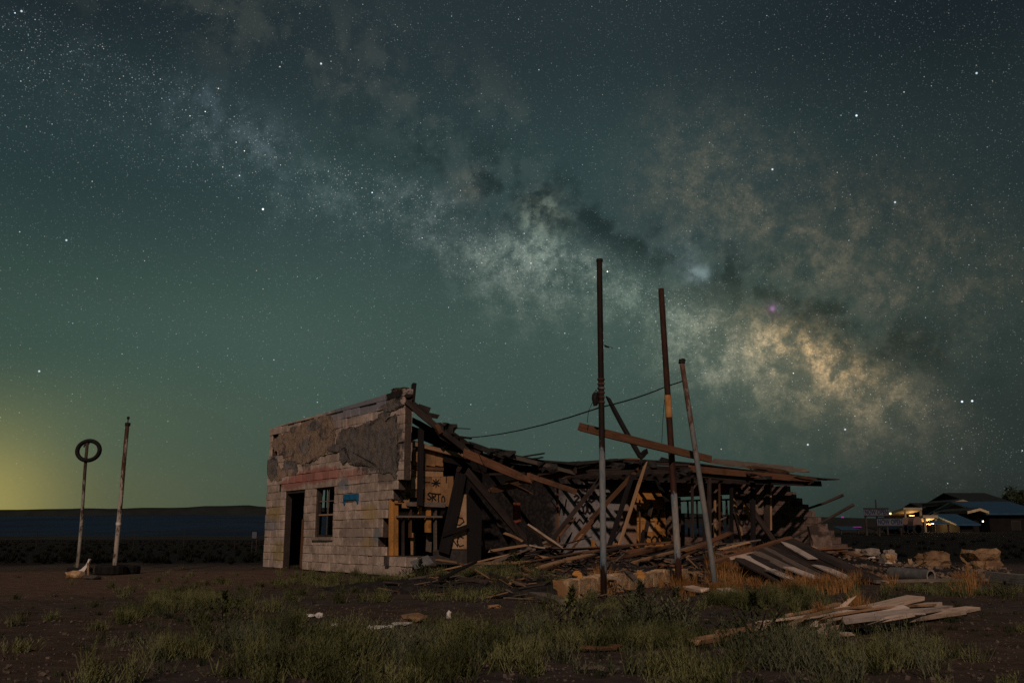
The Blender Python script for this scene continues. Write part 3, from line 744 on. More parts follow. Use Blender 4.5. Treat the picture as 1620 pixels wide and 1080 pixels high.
# cross wall added behind the facade, coloured black for the deep interior shade
mb = MB(); mb.box(1.0, 5.2, 2.9, 3.0, .06, 2.5, MUV); mb.build('shade_partition', 'wood_char', RUIN, uvz(3, 3, 0))

# --- lettering sprayed on the boards
GL = {'M': [[(0, 0), (.1, 1), (.5, .35), (.85, 1), (1, 0)]], 'P': [[(.1, 0), (.1, 1), (.8, .95), (.9, .65), (.1, .5)]], 'S': [[(.95, .9), (.5, 1), (.1, .75), (.5, .52), (.9, .28), (.5, 0), (0, .12)]],
      'R': [[(.1, 0), (.1, 1), (.8, .95), (.85, .6), (.1, .5), (.95, 0)]], 'T': [[(0, 1), (1, 1)], [(.5, 1), (.5, 0)]], '0': [[(.5, 1), (.1, .7), (.15, .2), (.5, 0), (.9, .25), (.88, .75), (.5, 1)]],
      '*': [[(.5, 0), (.5, 1)], [(0, .5), (1, .5)], [(.15, .15), (.85, .85)], [(.15, .85), (.85, .15)]], 'H': [[(.5, 0), (0, .65), (.2, 1), (.5, .75), (.8, 1), (1, .65), (.5, 0)]], '-': [[(0, .5), (1, .4)]],
      'N': [[(0, 0), (0, 1), (1, 0), (1, 1)]], 'O': [[(.5, 1), (.05, .6), (.2, .1), (.6, 0), (.95, .45), (.8, .9), (.5, 1)]], 'C': [[(.9, .85), (.4, 1), (.05, .5), (.4, 0), (.95, .15)]], '2': [[(.05, .8), (.5, 1), (.9, .7), (.1, 0), (1, .02)]],
      '6': [[(.8, 1), (.2, .6), (.1, .2), (.5, 0), (.9, .25), (.6, .5), (.15, .35)]], 'W': [[(0, 1), (.25, 0), (.5, .7), (.75, 0), (1, 1)]], 'L': [[(.1, 1), (.1, 0), (.9, 0)]], 'D': [[(.1, 0), (.1, 1), (.7, .85), (.95, .45), (.7, .1), (.1, 0)]], '/': [[(0, 0), (1, 1)]], 'i': [[(.5, 0), (.5, 1)]]}
def spray(chars, fn, off, width, parent, name='graffiti', mat='spray_black'):
    mb = MB()
    for ch, px, py, wp, hp in chars:
        for st in GL[ch]:
            pts = []
            for i in range(len(st) - 1):
                for q in range(3): pts.append(tuple(st[i][j] + (st[i + 1][j] - st[i][j]) * q / 3 for j in (0, 1)))
            pts.append(st[-1])
            W_ = [fn(px + a * wp + random.uniform(-.25, .25), py + (1 - b_) * hp) for a, b_ in pts]
            for i in range(len(W_) - 1):
                dd = W_[i + 1] - W_[i]; L = dd.length
                if L < 1e-4: continue
                dd /= L; sd_ = off.cross(dd).normalized() * width / 2; a, b_ = W_[i] - dd * width * .3, W_[i + 1] + dd * width * .3
                o_ = off * (.004 + .0006 * (len(mb.f) % 7))
                mb.hexa([a - sd_ + off * .001, b_ - sd_ + off * .001, b_ + sd_ + off * .001, a + sd_ + off * .001, a - sd_ + o_, b_ - sd_ + o_, b_ + sd_ + o_, a + sd_ + o_])
    return mb.build(name, mat, parent, V(mb.v[0]))
fF = lambda px, py: onu(px, py, UF + .004)
spray([('M', 636, 757, 9, 11), ('P', 646, 755, 5, 11), ('-', 670, 759, 10, 6), ('*', 683, 757, 13, 13), ('i', 705, 753, 2, 10)], fF, eu, .022, RUIN)
spray([('S', 632, 777, 8, 14), ('*', 641, 778, 9, 11), ('-', 630, 792, 9, 2), ('*', 643, 795, 8, 7)], fF, eu, .025, RUIN)
spray([('S', 676, 779, 7, 11), ('R', 683, 780, 7, 11), ('T', 690, 781, 7, 12), ('0', 698, 784, 6, 11)], fF, eu, .025, RUIN)
fP = lambda px, py: onu(px, py, UF - .026)
spray([('O', 715, 818, 20, 12), ('N', 714, 850, 10, 14), ('/', 718, 800, 8, 14), ('C', 722, 848, 12, 16)], fP, eu, .022, RUIN)
fR = lambda px, py: onu(px, py, .203)
spray([('N', 911, 764, 10, 11), ('O', 923, 768, 7, 9), ('T', 931, 765, 9, 11)], fR, eu, .07, RUIN)
spray([('2', 908, 783, 9, 11), ('C', 919, 782, 9, 11), ('6', 930, 781, 11, 13)], fR, eu, .07, RUIN)
spray([('C', 914, 799, 8, 13), ('O', 922, 798, 7, 14), ('0', 929, 798, 8, 14)], fR, eu, .07, RUIN)
spray([('W', 905, 818, 24, 10), ('S', 870, 785, 12, 26), ('W', 880, 790, 16, 24)], fR, eu, .06, RUIN)

# gold plywood sheet near the back corner with a small hole, its light a pale sheet, sprayed over
fy = lambda px, py: onu(px, py, .55)
def gpanel(x0, x1, y0, y1):
    fbox('plywood_sheet', x0, x1, y0, y1, .02, 'wood_gold', .55, 0, .01)
gpanel(1008, 1053, 775, 824); gpanel(1008, 1022, 824.3, 840); gpanel(1036, 1053, 824.3, 840); gpanel(1008, 1053, 840.3, 866)
fbox('hole_light', 1023, 1035.5, 823.5, 840.5, .01, 'plaster_lit', .50, 0, 0)  # pale sheet behind the hole in place of the sky light through it
spray([('R', 1011, 806, 9, 12), ('2', 1021, 806, 9, 13), ('P', 1031, 806, 8, 14), ('/', 1040, 806, 6, 22)], fy, eu, .07, RUIN)
spray([('2', 1013, 843, 8, 9), ('C', 1020, 848, 10, 13), ('O', 1030, 848, 10, 13), ('O', 1040, 846, 9, 12)], fy, eu, .07, RUIN)
# right end wall tag
spray([('O', 1172, 806, 8, 12), ('O', 1178, 815, 8, 14), ('S', 1181, 804, 9, 14), ('0', 1170, 820, 7, 12)], lambda px, py: onv(px, py, VI - .012), -ev, .06, stw)
slab('plaster_patch', [(1186, 762), (1206, 762), (1208, 790), (1205, 815), (1196, 822), (1190, 800), (1184, 790)], .004, 'plaster_tan', stw, 1.5, VI - .010, 21, 0.003)

# --- roof: sagging deck, joists, broken edge beams
HV = [(0, 3.55), (1.0, 3.2), (1.66, 2.92), (2.65, 2.66), (4.5, 2.46), (6.4, 2.72), (8.7, 2.70), (13.7, 2.50), (15.4, 2.45)]
def hroof(u, v):
    h = float(np.interp(v, [q[0] for q in HV], [q[1] for q in HV])); t = max(0, u / LU)
    return 2.93 * (1 - t) + h * t + 0.03 * mnoise.noise(V((u * .8, v * .8, 0)))
mb = MB(); rng = random.Random(4)
v_ = 1.3
for j in range(54):
    u0 = .05 + j * (LU - .1) / 54; u1 = u0 + (LU - .1) / 54 - .006
    start = 1.2 + rng.uniform(0, .5) + (1.2 if j > 40 and rng.random() < .5 else 0)
    vcur = start
    while vcur < LV - .2:
        L = min(rng.uniform(1.6, 3.2), LV - .1 - vcur)
        um = (u0 + u1) / 2; vmid = vcur + L / 2; light_hole = (0.3 < um < 6.9 and 5.2 < vmid < 10.6) or (2.2 < um < 6.3 and 11.0 < vmid < 13.6)  # deck left open here so sun and sky light reach the rear wall
        if not light_hole and not (j > 5 and rng.random() < (.13 if 3.5 < vcur < 12.5 else .08)):
            n = max(2, int(L / .8)); lift = rng.uniform(0, .012)
            for q in range(n):
                a, b_ = vcur + L * q / n, vcur + L * (q + 1) / n - (.01 if q == n - 1 else 0)
                z00, z10, z11, z01 = hroof(u0, a), hroof(u1, a), hroof(u1, b_), hroof(u0, b_)
                mb.hexa([uvz(u0, a, z00 + lift), uvz(u1, a, z10 + lift), uvz(u1, b_, z11 + lift), uvz(u0, b_, z01 + lift),
                         uvz(u0, a, z00 + lift + .03), uvz(u1, a, z10 + lift + .03), uvz(u1, b_, z11 + lift + .03), uvz(u0, b_, z01 + lift + .03)])
        vcur += L
dk = mb.build('roof_deck', 'roofing', RUIN, uvz(4, LV / 2, 2.5)); dk['kind'] = 'stuff'
for k in range(22):
    vv_ = .95 + k * .64
    if k in (4, 7, 9, 11, 12, 17): continue
    u0 = .1 if k > 2 else 3.5
    timber('joist', uvz(u0, vv_, hroof(u0, vv_) - .10), uvz(LU - rng.uniform(.0, .35), vv_, hroof(LU, vv_) - .10), .05, .16, 'wood_dark', RUIN, bend=.02)
def ft(name, a, b_, wd, th, mat, u=LU, u2=None, **k):
    """timber between two photo points on planes parallel to the front"""
    return timber(name, onu(a[0], a[1], u), onu(b_[0], b_[1], LU if (u2 is None and u is None) else (u if u2 is None else u2)), wd, th, mat, RUIN, **k)
UP = tuple(eu)
# wing-wall corner and collapsed edge
ft('rafter', (641, 634), (738, 712), .13, .05, 'wood_dark', LU + .02, up=UP, rag=.03, bend=.02)
ft('rafter', (734, 716), (842, 762), .19, .06, 'wood_red', LU + .05, up=UP, rag=.05)
ft('rafter', (836, 752), (912, 778), .13, .05, 'wood_brown', LU - .1, up=UP, rag=.05)
ft('rafter', (642, 632), (688, 666), .16, .05, 'wood_dark', LU - .1, up=UP, rag=.05)
ft('rafter', (645, 660), (716, 700), .13, .05, 'wood_dark', LU - .5, up=UP, rag=.03)
ft('rafter', (640, 676), (735, 716), .22, .05, 'wood_char', LU - .7, up=UP, rag=.03)
ft('rafter', (690, 668), (760, 718), .12, .05, 'wood_dark', LU - .25, up=UP, rag=.04)
ft('header', (639, 698), (742, 724), .09, .09, 'wood_tan', UF + .08, up=UP)
ft('header', (702, 718), (770, 736), .35, .08, 'wood_char', UF + .0, up=UP)
ft('broken_board', (656, 640), (680, 648), .10, .03, 'wood_dark', LU - .3, up=UP, rag=.05)
ft('broken_board', (668, 654), (693, 659), .10, .03, 'wood_dark', LU - .3, up=UP, rag=.06)
ft('broken_board', (690, 672), (697, 686), .10, .08, 'wood_brown', LU + .03, up=UP, rag=.02)
ft('broken_board', (718, 690), (745, 693), .05, .03, 'wood_char', LU, up=UP, rag=.04)
ft('broken_board', (712, 683), (724, 694), .02, .02, 'wood_char', LU, up=UP)
ft('post', (652, 640), (655, 607), .09, .07, 'wood_char', LU - .5, up=UP)
ft('post', (641, 640), (640, 712), .10, .10, 'wood_char', LU - .15, up=UP)
# sagging roof edge, several layers
for (a, b_, wd, mt, u) in (((738, 700), (800, 724), .12, 'roofing', LU - .2), ((780, 716), (908, 748), .09, 'wood_grey', LU + .02), ((770, 712), (880, 738), .08, 'wood_dark', LU - .4), ((820, 729), (960, 738), .13, 'wood_dark', LU - .3), ((880, 742), (1010, 728), .12, 'wood_dark', LU - .2),
                           ((890, 753), (948, 734), .12, 'wood_brown', LU - .35), ((984, 727), (1092, 734), .12, 'wood_dark', LU - .1), ((1010, 738), (1100, 742), .10, 'wood_dark', LU), ((935, 733), (1000, 729), .06, 'wood_char', LU - .5),
                           ((800, 765), (925, 745), .13, 'wood_brown', LU - .6), ((770, 776), (820, 766), .15, 'wood_brown', LU - .4), ((815, 768), (842, 780), .06, 'wood_brown', LU - .4), ((838, 725), (858, 723), .03, 'wood_char', LU)):
    ft('edge_beam', a, b_, wd, .05, mt, u, up=UP, rag=.06, bend=.02)
for k in range(18):
    v_ = rng.uniform(1.0, 14.6); u_ = LU - rng.uniform(-.1, .5); L = rng.uniform(.15, .7); a_ = rng.gauss(0, .5)
    q0 = uvz(u_, v_, hroof(u_, v_) + rng.uniform(-.06, .05)); q1_ = q0 + (ev * math.cos(a_) + eu * math.sin(a_)) * L * rng.choice((-1, 1)) + ez * rng.gauss(0, .10)
    timber('broken_board', q0, q1_, rng.uniform(.03, .10), .02, rng.choice(('wood_dark', 'wood_char', 'wood_brown', 'wood_dark')), RUIN, roll=rng.uniform(-1, 1), rag=.06, rng=rng)
def felt(px, py, wpx, drop, seed):
    rg_ = random.Random(seed); a_ = onu(px, py, LU + .06); b_ = onu(px + wpx, py + wpx * .12, LU + .06); n = 7; v = []; f = []
    for i in range(n):
        for j in range(4):
            t = i / (n - 1); q = a_.lerp(b_, t) - ez * (j / 3) * drop * rg_.uniform(.6, 1.2) + eu * (.05 * math.sin(t * 7 + j) + .03 * j * rg_.uniform(-1, 1)); v.append(q)
    m_ = len(v); v += [q - eu * .006 for q in v]
    for i in range(n - 1):
        for j in range(3): k_ = i * 4 + j; f += [(k_, k_ + 1, k_ + 5, k_ + 4), (m_ + k_ + 4, m_ + k_ + 5, m_ + k_ + 1, m_ + k_)]
    mb = MB(); mb.add(v, f); mb.build('roofing_felt', 'roofing', RUIN, a_)
for k, (px, py, wp, dr) in enumerate(((775, 708, 40, .16), (850, 730, 30, .2), (950, 728, 36, .14), (1010, 726, 26, .22), (1060, 738, 34, .16), (1180, 748, 40, .12), (700, 668, 22, .2))): felt(px, py, wp, dr, k)
# right half of the roof edge
for (a, b_, wd, mt, u) in (((1092, 741), (1282, 758), .17, 'wood_red', LU + .0), ((1120, 729), (1254, 742), .17, 'wood_grey', LU - .5), ((1240, 741), (1281, 744), .12, 'wood_grey', LU - .55), ((1100, 752), (1272, 766), .14, 'wood_dark', LU - .1),
                           ((1064, 732), (1130, 740), .10, 'wood_dark', LU - .2), ((1255, 753), (1293, 758), .07, 'wood_brown', LU + .05), ((1180, 738), (1250, 747), .10, 'wood_brown', LU - .2), ((1040, 724), (1062, 730), .08, 'wood_char', LU - .3)):
    ft('edge_beam', a, b_, wd, .06, mt, u, up=UP, rag=.07, bend=.015)
for (xa, ya, yb, wd, mt, u) in ((1122, 750, 862, .10, 'wood_dark', LU - .1), (1113, 750, 860, .06, 'wood_dark', LU - .5), (1157, 765, 860, .10, 'wood_char', LU - .3), (1138, 765, 856, .05, 'wood_brown', LU - .2), (1191, 762, 862, .13, 'wood_char', LU - .6), (1213, 764, 842, .16, 'wood_dark', LU - .8), (1219, 766, 838, .06, 'wood_tan', LU - .8),
                                (882, 756, 858, .05, 'wood_red', LU - .8), (1012, 790, 870, .05, 'wood_brown', 4.0), (1095, 745, 850, .07, 'wood_dark', LU - .4), (1131, 790, 850, .07, 'wood_tan', 3.5)):
    ft('post', (xa, ya), (xa + .5, yb), wd, wd * .6, mt, u, up=UP, rag=.02)
# braces and fallen members leaning inside
for (a, b_, wd, th, mt, u, u2) in (((738, 745), (834, 858), .17, .06, 'wood_dark', LU + .05, LU + .25), ((870, 858), (950, 757), .10, .05, 'wood_dark', LU - .3, LU - .1), ((905, 858), (938, 822), .09, .04, 'wood_red', LU + .1, LU - .2), ((912, 856), (924, 842), .04, .03, 'wood_tan', LU + .1, LU),
                               ((934, 822), (1014, 736), .10, .05, 'wood_brown', LU - .3, LU - .1), ((976, 872), (1022, 730), .07, .05, 'wood_tan', LU + .1, LU + .05), ((963, 866), (1000, 752), .12, .05, 'wood_char', LU - .2, LU - .1), ((905, 868), (960, 800), .05, .04, 'wood_brown', LU - .6, LU - .4),
                               ((1035, 752), (1066, 812), .12, .06, 'wood_char', 5.0, 6.0), ((960, 626), (1014, 724), .11, .08, 'wood_char', LU - 1.0, LU - .2), ((1014, 724), (1022, 714), .12, .10, 'wood_char', LU, LU - .2),
                               ((1166, 770), (1238, 874), .16, .06, 'wood_dark', LU - .9, LU - .3), ((1174, 788), (1196, 838), .10, .05, 'wood_gold', LU - 1.2, LU - 1.0), ((1160, 788), (1172, 842), .16, .05, 'wood_tan', 5.5, 6.6), ((1120, 832), (1148, 818), .03, .03, 'wood_grey', LU - .3, LU - .5), ((1054, 848), (1066, 880), .35, .04, 'wood_gold', 5.2, 5.6),
                               ((885, 852), (815, 880), .16, .05, 'wood_brown', 6.6, LU + .2), ((824, 826), (828, 874), .10, .10, 'wood_char', LU + .1, LU + .3), ((847, 818), (860, 896), .12, .10, 'wood_char', LU + .3, LU + .5)):
    ft('brace', a, b_, wd, th, mt, u, u2, up=UP, rag=.05, bend=.015)
rgi = random.Random(55)
for k in range(13):
    u_, v_ = rgi.uniform(2.5, 7.4), rgi.uniform(3.6, 13.2); L = rgi.uniform(.8, 2.4); a_ = rgi.uniform(0, 6.28); tilt = rgi.uniform(.3, 1.35)
    q0 = uvz(u_, v_, .12); q1_ = q0 + (ev * math.cos(a_) + eu * math.sin(a_) * .4) * L * math.cos(tilt) + ez * L * math.sin(tilt)
    timber('fallen_member', q0, q1_, rgi.uniform(.05, .15), rgi.uniform(.03, .06), rgi.choice(('wood_dark', 'wood_char', 'wood_brown', 'wood_dark', 'wood_red')), RUIN, roll=rgi.uniform(-1, 1), rag=.07, bend=.03, rng=rgi)
noisy('red_panel', (.30, .075, .045), (.42, .13, .07), 7, .9, .4, .01, c3=(.10, .05, .04))
fbox('red_panel', 812, 824, 794, 832, .03, 'red_panel', 6.4, 0, .02)
fbox('yellow_stub', 938, 942, 854, 866, .06, 'wood_gold', LU, 0, .01); fbox('yellow_stub', 973, 977, 858, 870, .04, 'wood_gold', 6.0, 0, .02)

# ------------------------------------------------------------------ poles in front of the ruin
def gpt(px, py, lift=0.0):
    """the ground under a photo point"""
    p = on_z(px, py, 0.0)
    for _ in range(3): p = on_z(px, py, zg(p.x, p.y))
    return p + ez * lift
def pole(name, base, top, r0, r1, mat, label, cat, cap=None, bend=.003):
    base, top = V(base), V(top); root = empty(name, base); tag(root, label, cat)
    pts = []
    for i in range(9):
        t = i / 8; pts.append(base.lerp(top, t) + V((bend * math.sin(t * 5), bend * math.cos(t * 4) - bend, 0)) - ez * (.25 if i == 0 else 0))
    mb = MB(); mb.tube(pts, [r0 + (r1 - r0) * i / 8 for i in range(9)], 14)
    sh = mb.build('shaft', mat, root, base, smooth=False)
    for p_ in sh.data.polygons: p_.use_smooth = len(p_.vertices) == 4
    return root, pts
b1 = gpt(955, 946); t1 = at(948.5, 412, b1.y + .02)
P1, pts1 = pole('canopy_pole', b1, t1, .046, .043, 'pipe_one', 'tallest of the three rusty pipe poles, before the collapsed front', 'pole')
mb = MB(); mb.tube([t1 - ez * .02, t1 + ez * .02], [.052, .05], 14); mb.build('cap', 'black_metal', P1, t1)
def on_pole(base, top, py):
    lo_, hi = 0.0, 1.0
    for _ in range(30):
        mdl = (lo_ + hi) / 2; p_ = base.lerp(top, mdl); q = p_ - V((0, 0, CAMZ))
        yy = 540 - F * (q.z * cs - q.y * sn) / (q.y * cs + q.z * sn)
        if yy > py: lo_ = mdl
        else: hi = mdl
    return base.lerp(top, lo_)
# clamp bolts and the broken lamp hanging from the tall pole
for py in (600, 607, 614, 621, 628, 636):
    q = on_pole(b1, t1, py); mb = MB(); mb.tube([q - ez * .012, q + ez * .012], .056, 12); mb.build('band', 'iron_rust', P1, q)
q = on_pole(b1, t1, 632); LMP = empty('hanging_lamp', q + V((-.09, -.06, -.02))); tag(LMP, 'broken black lamp hanging on the tallest pole', 'lamp')
o = link('housing', chunk_mesh('housing', .09, .09, .19, .3, 1, 71), 'black_metal', LMP, q + V((-.088, -.04, .01)))
mb = MB(); mb.tube([q + V((-.045, 0, .10)), q + V((-.075, -.02, .14)), q + V((-.13, -.03, .07)), q + V((-.10, -.03, .0))], .009, 6); mb.build('bracket', 'black_metal', LMP, q + V((-.05, 0, .1)))
q = at(958, 546, b1.y + .1); BT_ = empty('wire_scrap', q); tag(BT_, 'dark torn scrap caught on a wire end beside the tallest pole', 'scrap')
mb = MB(); e_ = at(951, 545, b1.y + .03); f_ = at(970, 551, b1.y + .1); mb.tube([e_, q, f_], .004, 5); mb.build('wire', 'black_metal', BT_, q)
link('rag', chunk_mesh('rag', .075, .03, .028, .4, 1, 5), 'black_metal', BT_, at(959.5, 548, b1.y + .1), Matrix.Rotation(.35, 3, 'Y').to_quaternion())

b2 = gpt(1075, 930); t2 = at(1046, 457, b2.y)
P2, pts2 = pole('canopy_pole', b2, t2, .056, .05, 'pipe_two', 'rust red pipe pole with orange band, middle of the three tall poles', 'pole')
q1_, q2_ = on_pole(b2, t2, 640), on_pole(b2, t2, 628)
mb = MB(); mb.tube([on_pole(b2, t2, 660), on_pole(b2, t2, 625)], [.0595, .0585], 14); noisy('bare_rust', (.36, .17, .06), (.5, .27, .11), 10, .85, .3, .004, c3=(.18, .07, .04)); mb.build('sleeve', 'bare_rust', P2, q1_)
b3 = gpt(1133, 930); t3 = at(1078.5, 571, b3.y - .25)
P3, pts3 = pole('canopy_pole', b3, t3, .047, .042, 'pipe_three', 'leaning grey pipe pole, shortest of the three before the ruin', 'pole')
mb = MB(); mb.tube([t3 - ez * .04, t3 + ez * .03], [.058, .05], 12); mb.build('cap', 'black_metal', P3, t3)
mb = MB(); mb.tube([t3 + ez * .03, t3 + V((.04, 0, .03)), t3 + V((.06, 0, .0))], .018, 6); mb.build('hook', 'black_metal', P3, t3)

# beam nailed across behind the poles
ba, bb_ = at(914, 674, b1.y + .10), at(1124, 726, b2.y + .7)
CB = timber('canopy_beam', ba, bb_, .055, .12, 'wood_red', None, rag=.04, bend=.01)
tag(CB, 'long brown beam slung level across the three poles', 'beam')
for f_ in (.30, .68):
    pass
# overhead cable with its drops
def cable(name, pts, r, label):
    P = []
    for i in range(len(pts) - 1):
        for k in range(6):
            t = k / 6; q = V(pts[i]).lerp(V(pts[i + 1]), t); q.z -= .35 * (1 - (2 * t - 1) ** 2) * .12 * (V(pts[i + 1]) - V(pts[i])).length / 4; P.append(q)
    P.append(V(pts[-1])); mb = MB(); mb.tube(P, r, 6); o = mb.build(name, 'black_metal', None, pts[0], smooth=True); return tag(o, label, 'cable')
ca = onu(742, 692, LU - .1)
cable('overhead_cable', [ca, on_pole(b1, t1, 643) + V((0, .055, 0)), on_pole(b2, t2, 610) + V((0, .06, 0)), on_pole(b3, t3, 600) + V((.03, .045, 0))], .011, 'sagging black cable strung from the broken roof to the leaning pole')
cable('loose_wire', [q + ez * 0 for q in (at(941, 628, b1.y + .06), at(931, 650, b1.y + .08), at(929, 668, b1.y + .1))], .005, 'thin wire dangling from the broken lamp to the beam')
cable('loose_wire', [at(1051, 632, b2.y + .06), at(1048.5, 668, b2.y + .1), at(1047, 700, b2.y + .2)], .005, 'thin wire dangling beside the middle pole')

# ------------------------------------------------------------------ stone-edged island under the poles
c0, c1 = gpt(902, 947), gpt(1084, 922)
cd = (c1 - c0); cd.z = 0; CLn = cd.length; cd.normalize(); cn = V((cd.y, -cd.x, 0))      # cn points to the camera
ISL = empty('stone_kerb', c0); tag(ISL, 'low kerb of golden stones edging the raised island below the poles', 'kerb')
def kerb_mesh(L, T, H, seed):
    rng = random.Random(seed); bm = bmesh.new(); bmesh.ops.create_cube(bm, size=1.0); bmesh.ops.subdivide_edges(bm, edges=bm.edges[:], cuts=2, use_grid_fill=True)
    for v in bm.verts:
        n_ = sum(abs(abs(q) - .5) < .01 for q in v.co); chip = .03 * rng.random() * (n_ >= 2)
        v.co = V((v.co.x * (L - chip * 1.2), v.co.y * T * (1 - chip * 2), v.co.z * (H - chip * 1.5))) + V([rng.uniform(-.006, .006) for _ in range(3)])
    me = bpy.data.meshes.new('stone'); bm.to_mesh(me); bm.free(); return me
s_ = 0.0; k = 0
while s_ < CLn:
    L = random.uniform(.30, .62); hh = random.uniform(.27, .30); me = kerb_mesh(L - .012, .26, hh, 300 + k)
    link('stone', me, 'stone_gold', ISL, c0 + cd * (s_ + L / 2) - cn * (.13 + random.uniform(0, .03)) + ez * (hh / 2 - .02), Matrix.Rotation(math.atan2(cd.y, cd.x), 3, 'Z').to_quaternion()); s_ += L; k += 1
s2 = CLn + .05
for k, L in enumerate((.7, .5, .6)):
    me = chunk_mesh('stone', L - .03, .3, .2, .1, 2, 350 + k, .9); link('stone', me, 'rock', ISL, c0 + cd * (s2 + L / 2) - cn * (.2 + .1 * k) + ez * .06, Matrix.Rotation(math.atan2(cd.y, cd.x) - .15, 3, 'Z').to_quaternion()); s2 += L

# ------------------------------------------------------------------ heap of ash and rubble between island and ruin
def heap_h(x, y):
    q = V((x, y, 0)) - A0; u, v = q.dot(eu), q.dot(ev)
    e1_ = sm(u, LU - 2.0, LU - .2) * (1 - sm(u, LU + 1.8, LU + 5.2)) * sm(v, 1.5, 3.4) * (1 - sm(v, 11.5, 14.5))
    # the island top
    r_ = V((x, y, 0)) - V((c0.x, c0.y, 0)); a, dpt = r_.dot(cd), -r_.dot(cn)
    e2_ = sm(a, -.5, .2) * (1 - sm(a, CLn - .2, CLn + 1.2)) * sm(dpt, .1, .22) * (1 - sm(dpt, 3.0, 5.0))
    n = .55 + .6 * mnoise.noise(V((x * .7, y * .7, 8))) + .35 * mnoise.noise(V((x * 2.3, y * 2.3, 2)))
    return max(.5 * e1_ * n, .17 * e2_ * (.9 + .25 * mnoise.noise(V((x * 3, y * 3, 1)))))
gx0, gx1, gy0, gy1, st_ = -3.5, 12.5, 12.5, 31.0, .11
nx, ny = int((gx1 - gx0) / st_), int((gy1 - gy0) / st_)
vs_ = []; keep = {}
hh = np.zeros((ny, nx))
for j in range(ny):
    for i in range(nx): hh[j, i] = heap_h(gx0 + i * st_, gy0 + j * st_)
fs = []; vid = {}
def vget(j, i):
    if (j, i) not in vid:
        x, y = gx0 + i * st_, gy0 + j * st_; vid[(j, i)] = len(vs_)
        vs_.append((x + random.uniform(-.03, .03), y + random.uniform(-.03, .03), zg(x, y) + (hh[j, i] + random.uniform(-.02, .03) if hh[j, i] > .015 else -.05)))
    return vid[(j, i)]
for j in range(ny - 1):
    for i in range(nx - 1):
        if max(hh[j, i], hh[j, i + 1], hh[j + 1, i], hh[j + 1, i + 1]) > .015: fs.append((vget(j, i), vget(j, i + 1), vget(j + 1, i + 1), vget(j + 1, i)))
o = link('ash_heap', pyd('ash_heap', vs_, fs), 'ash'); tag(o, 'black ash and fine debris heaped before the burnt front', 'debris', kind='stuff')
def zt(x, y):
    h = heap_h(x, y); return zg(x, y) + (h if h > .015 else 0)

def loose(name, x, y, L, wd, th, yaw, mat, label, group, cat='board', pitch=None, lift=.0, roll=None, rng=random):
    dx_, dy_ = math.cos(yaw) * L / 2, math.sin(yaw) * L / 2
    z0, z1 = zt(x - dx_, y - dy_) + th / 2 + lift, zt(x + dx_, y + dy_) + th / 2 + lift
    zm = zt(x, y) + th / 2 + lift; dz_ = max(0, zm - (z0 + z1) / 2); z0 += dz_; z1 += dz_
    if pitch: z1 += L * math.sin(pitch)
    o = timber(name, (x - dx_, y - dy_, z0), (x + dx_, y + dy_, z1), wd, th, mat, None, roll=rng.uniform(-.25, .25) if roll is None else roll, rag=min(.08, L * .06), bend=.02, rng=rng)
    return tag(o, label, cat, group)
# scattered boards: two bands of the heap
rng = random.Random(12); yv = math.atan2(ev.y, ev.x)
n_left = 0; n_right = 0
for k in range(205):
    u, v = LU + rng.uniform(-1.3, 2.6), rng.uniform(1.6, 13.0)
    p_ = uvz(u, v, 0); L = rng.choice((.5, .8, 1.1, 1.6, 2.2)) * rng.uniform(.7, 1.2)
    mt = rng.choice(('wood_brown', 'wood_tan', 'wood_dark', 'wood_char', 'wood_red', 'wood_grey', 'wood_tan', 'wood_dark', 'wood_char'))
    cw = {'wood_brown': 'brown', 'wood_red': 'brown', 'wood_tan': 'tan', 'wood_dark': 'sooty', 'wood_char': 'charred', 'wood_grey': 'grey'}[mt]; lw = 'long' if L > 1.2 else 'short'
    zn, gz = ('between the charred pier and the diagonal props', 'by the pier') if v < 4.2 else (('behind the tallest pole', 'behind the tallest pole') if v < 7.6 else ('behind the middle and leaning poles', 'behind the right-hand poles'))
    loose('broken_board', p_.x, p_.y, L, rng.uniform(.06, .17), rng.uniform(.02, .05), yv + rng.gauss(0, .45), mt, f'{lw} {cw} broken board in the heap {zn}',
          f'{lw} {cw} boards of the heap {gz}', pitch=rng.gauss(0, .1), lift=rng.uniform(0, .14), rng=rng)
for k in range(46):
    s_, dp = rng.uniform(.2, CLn), rng.uniform(.45, 2.8); p_ = c0 + cd * s_ - cn * dp
    mt = rng.choice(('wood_tan', 'wood_dark', 'wood_char', 'wood_char', 'wood_brown', 'wood_dark'))
    loose('charred_stick', p_.x, p_.y, rng.uniform(.2, .8), rng.uniform(.04, .1), rng.uniform(.02, .04), rng.uniform(0, 3.1), mt,
          ('sooty' if mt in ('wood_dark', 'wood_char') else 'tan' if mt == 'wood_tan' else 'brown') + ' short stick lying on the kerbed island', ('sooty' if mt in ('wood_dark', 'wood_char') else 'tan' if mt == 'wood_tan' else 'brown') + ' sticks on the kerbed island', 'stick', pitch=rng.gauss(0, .15), lift=rng.uniform(0, .04), rng=rng)
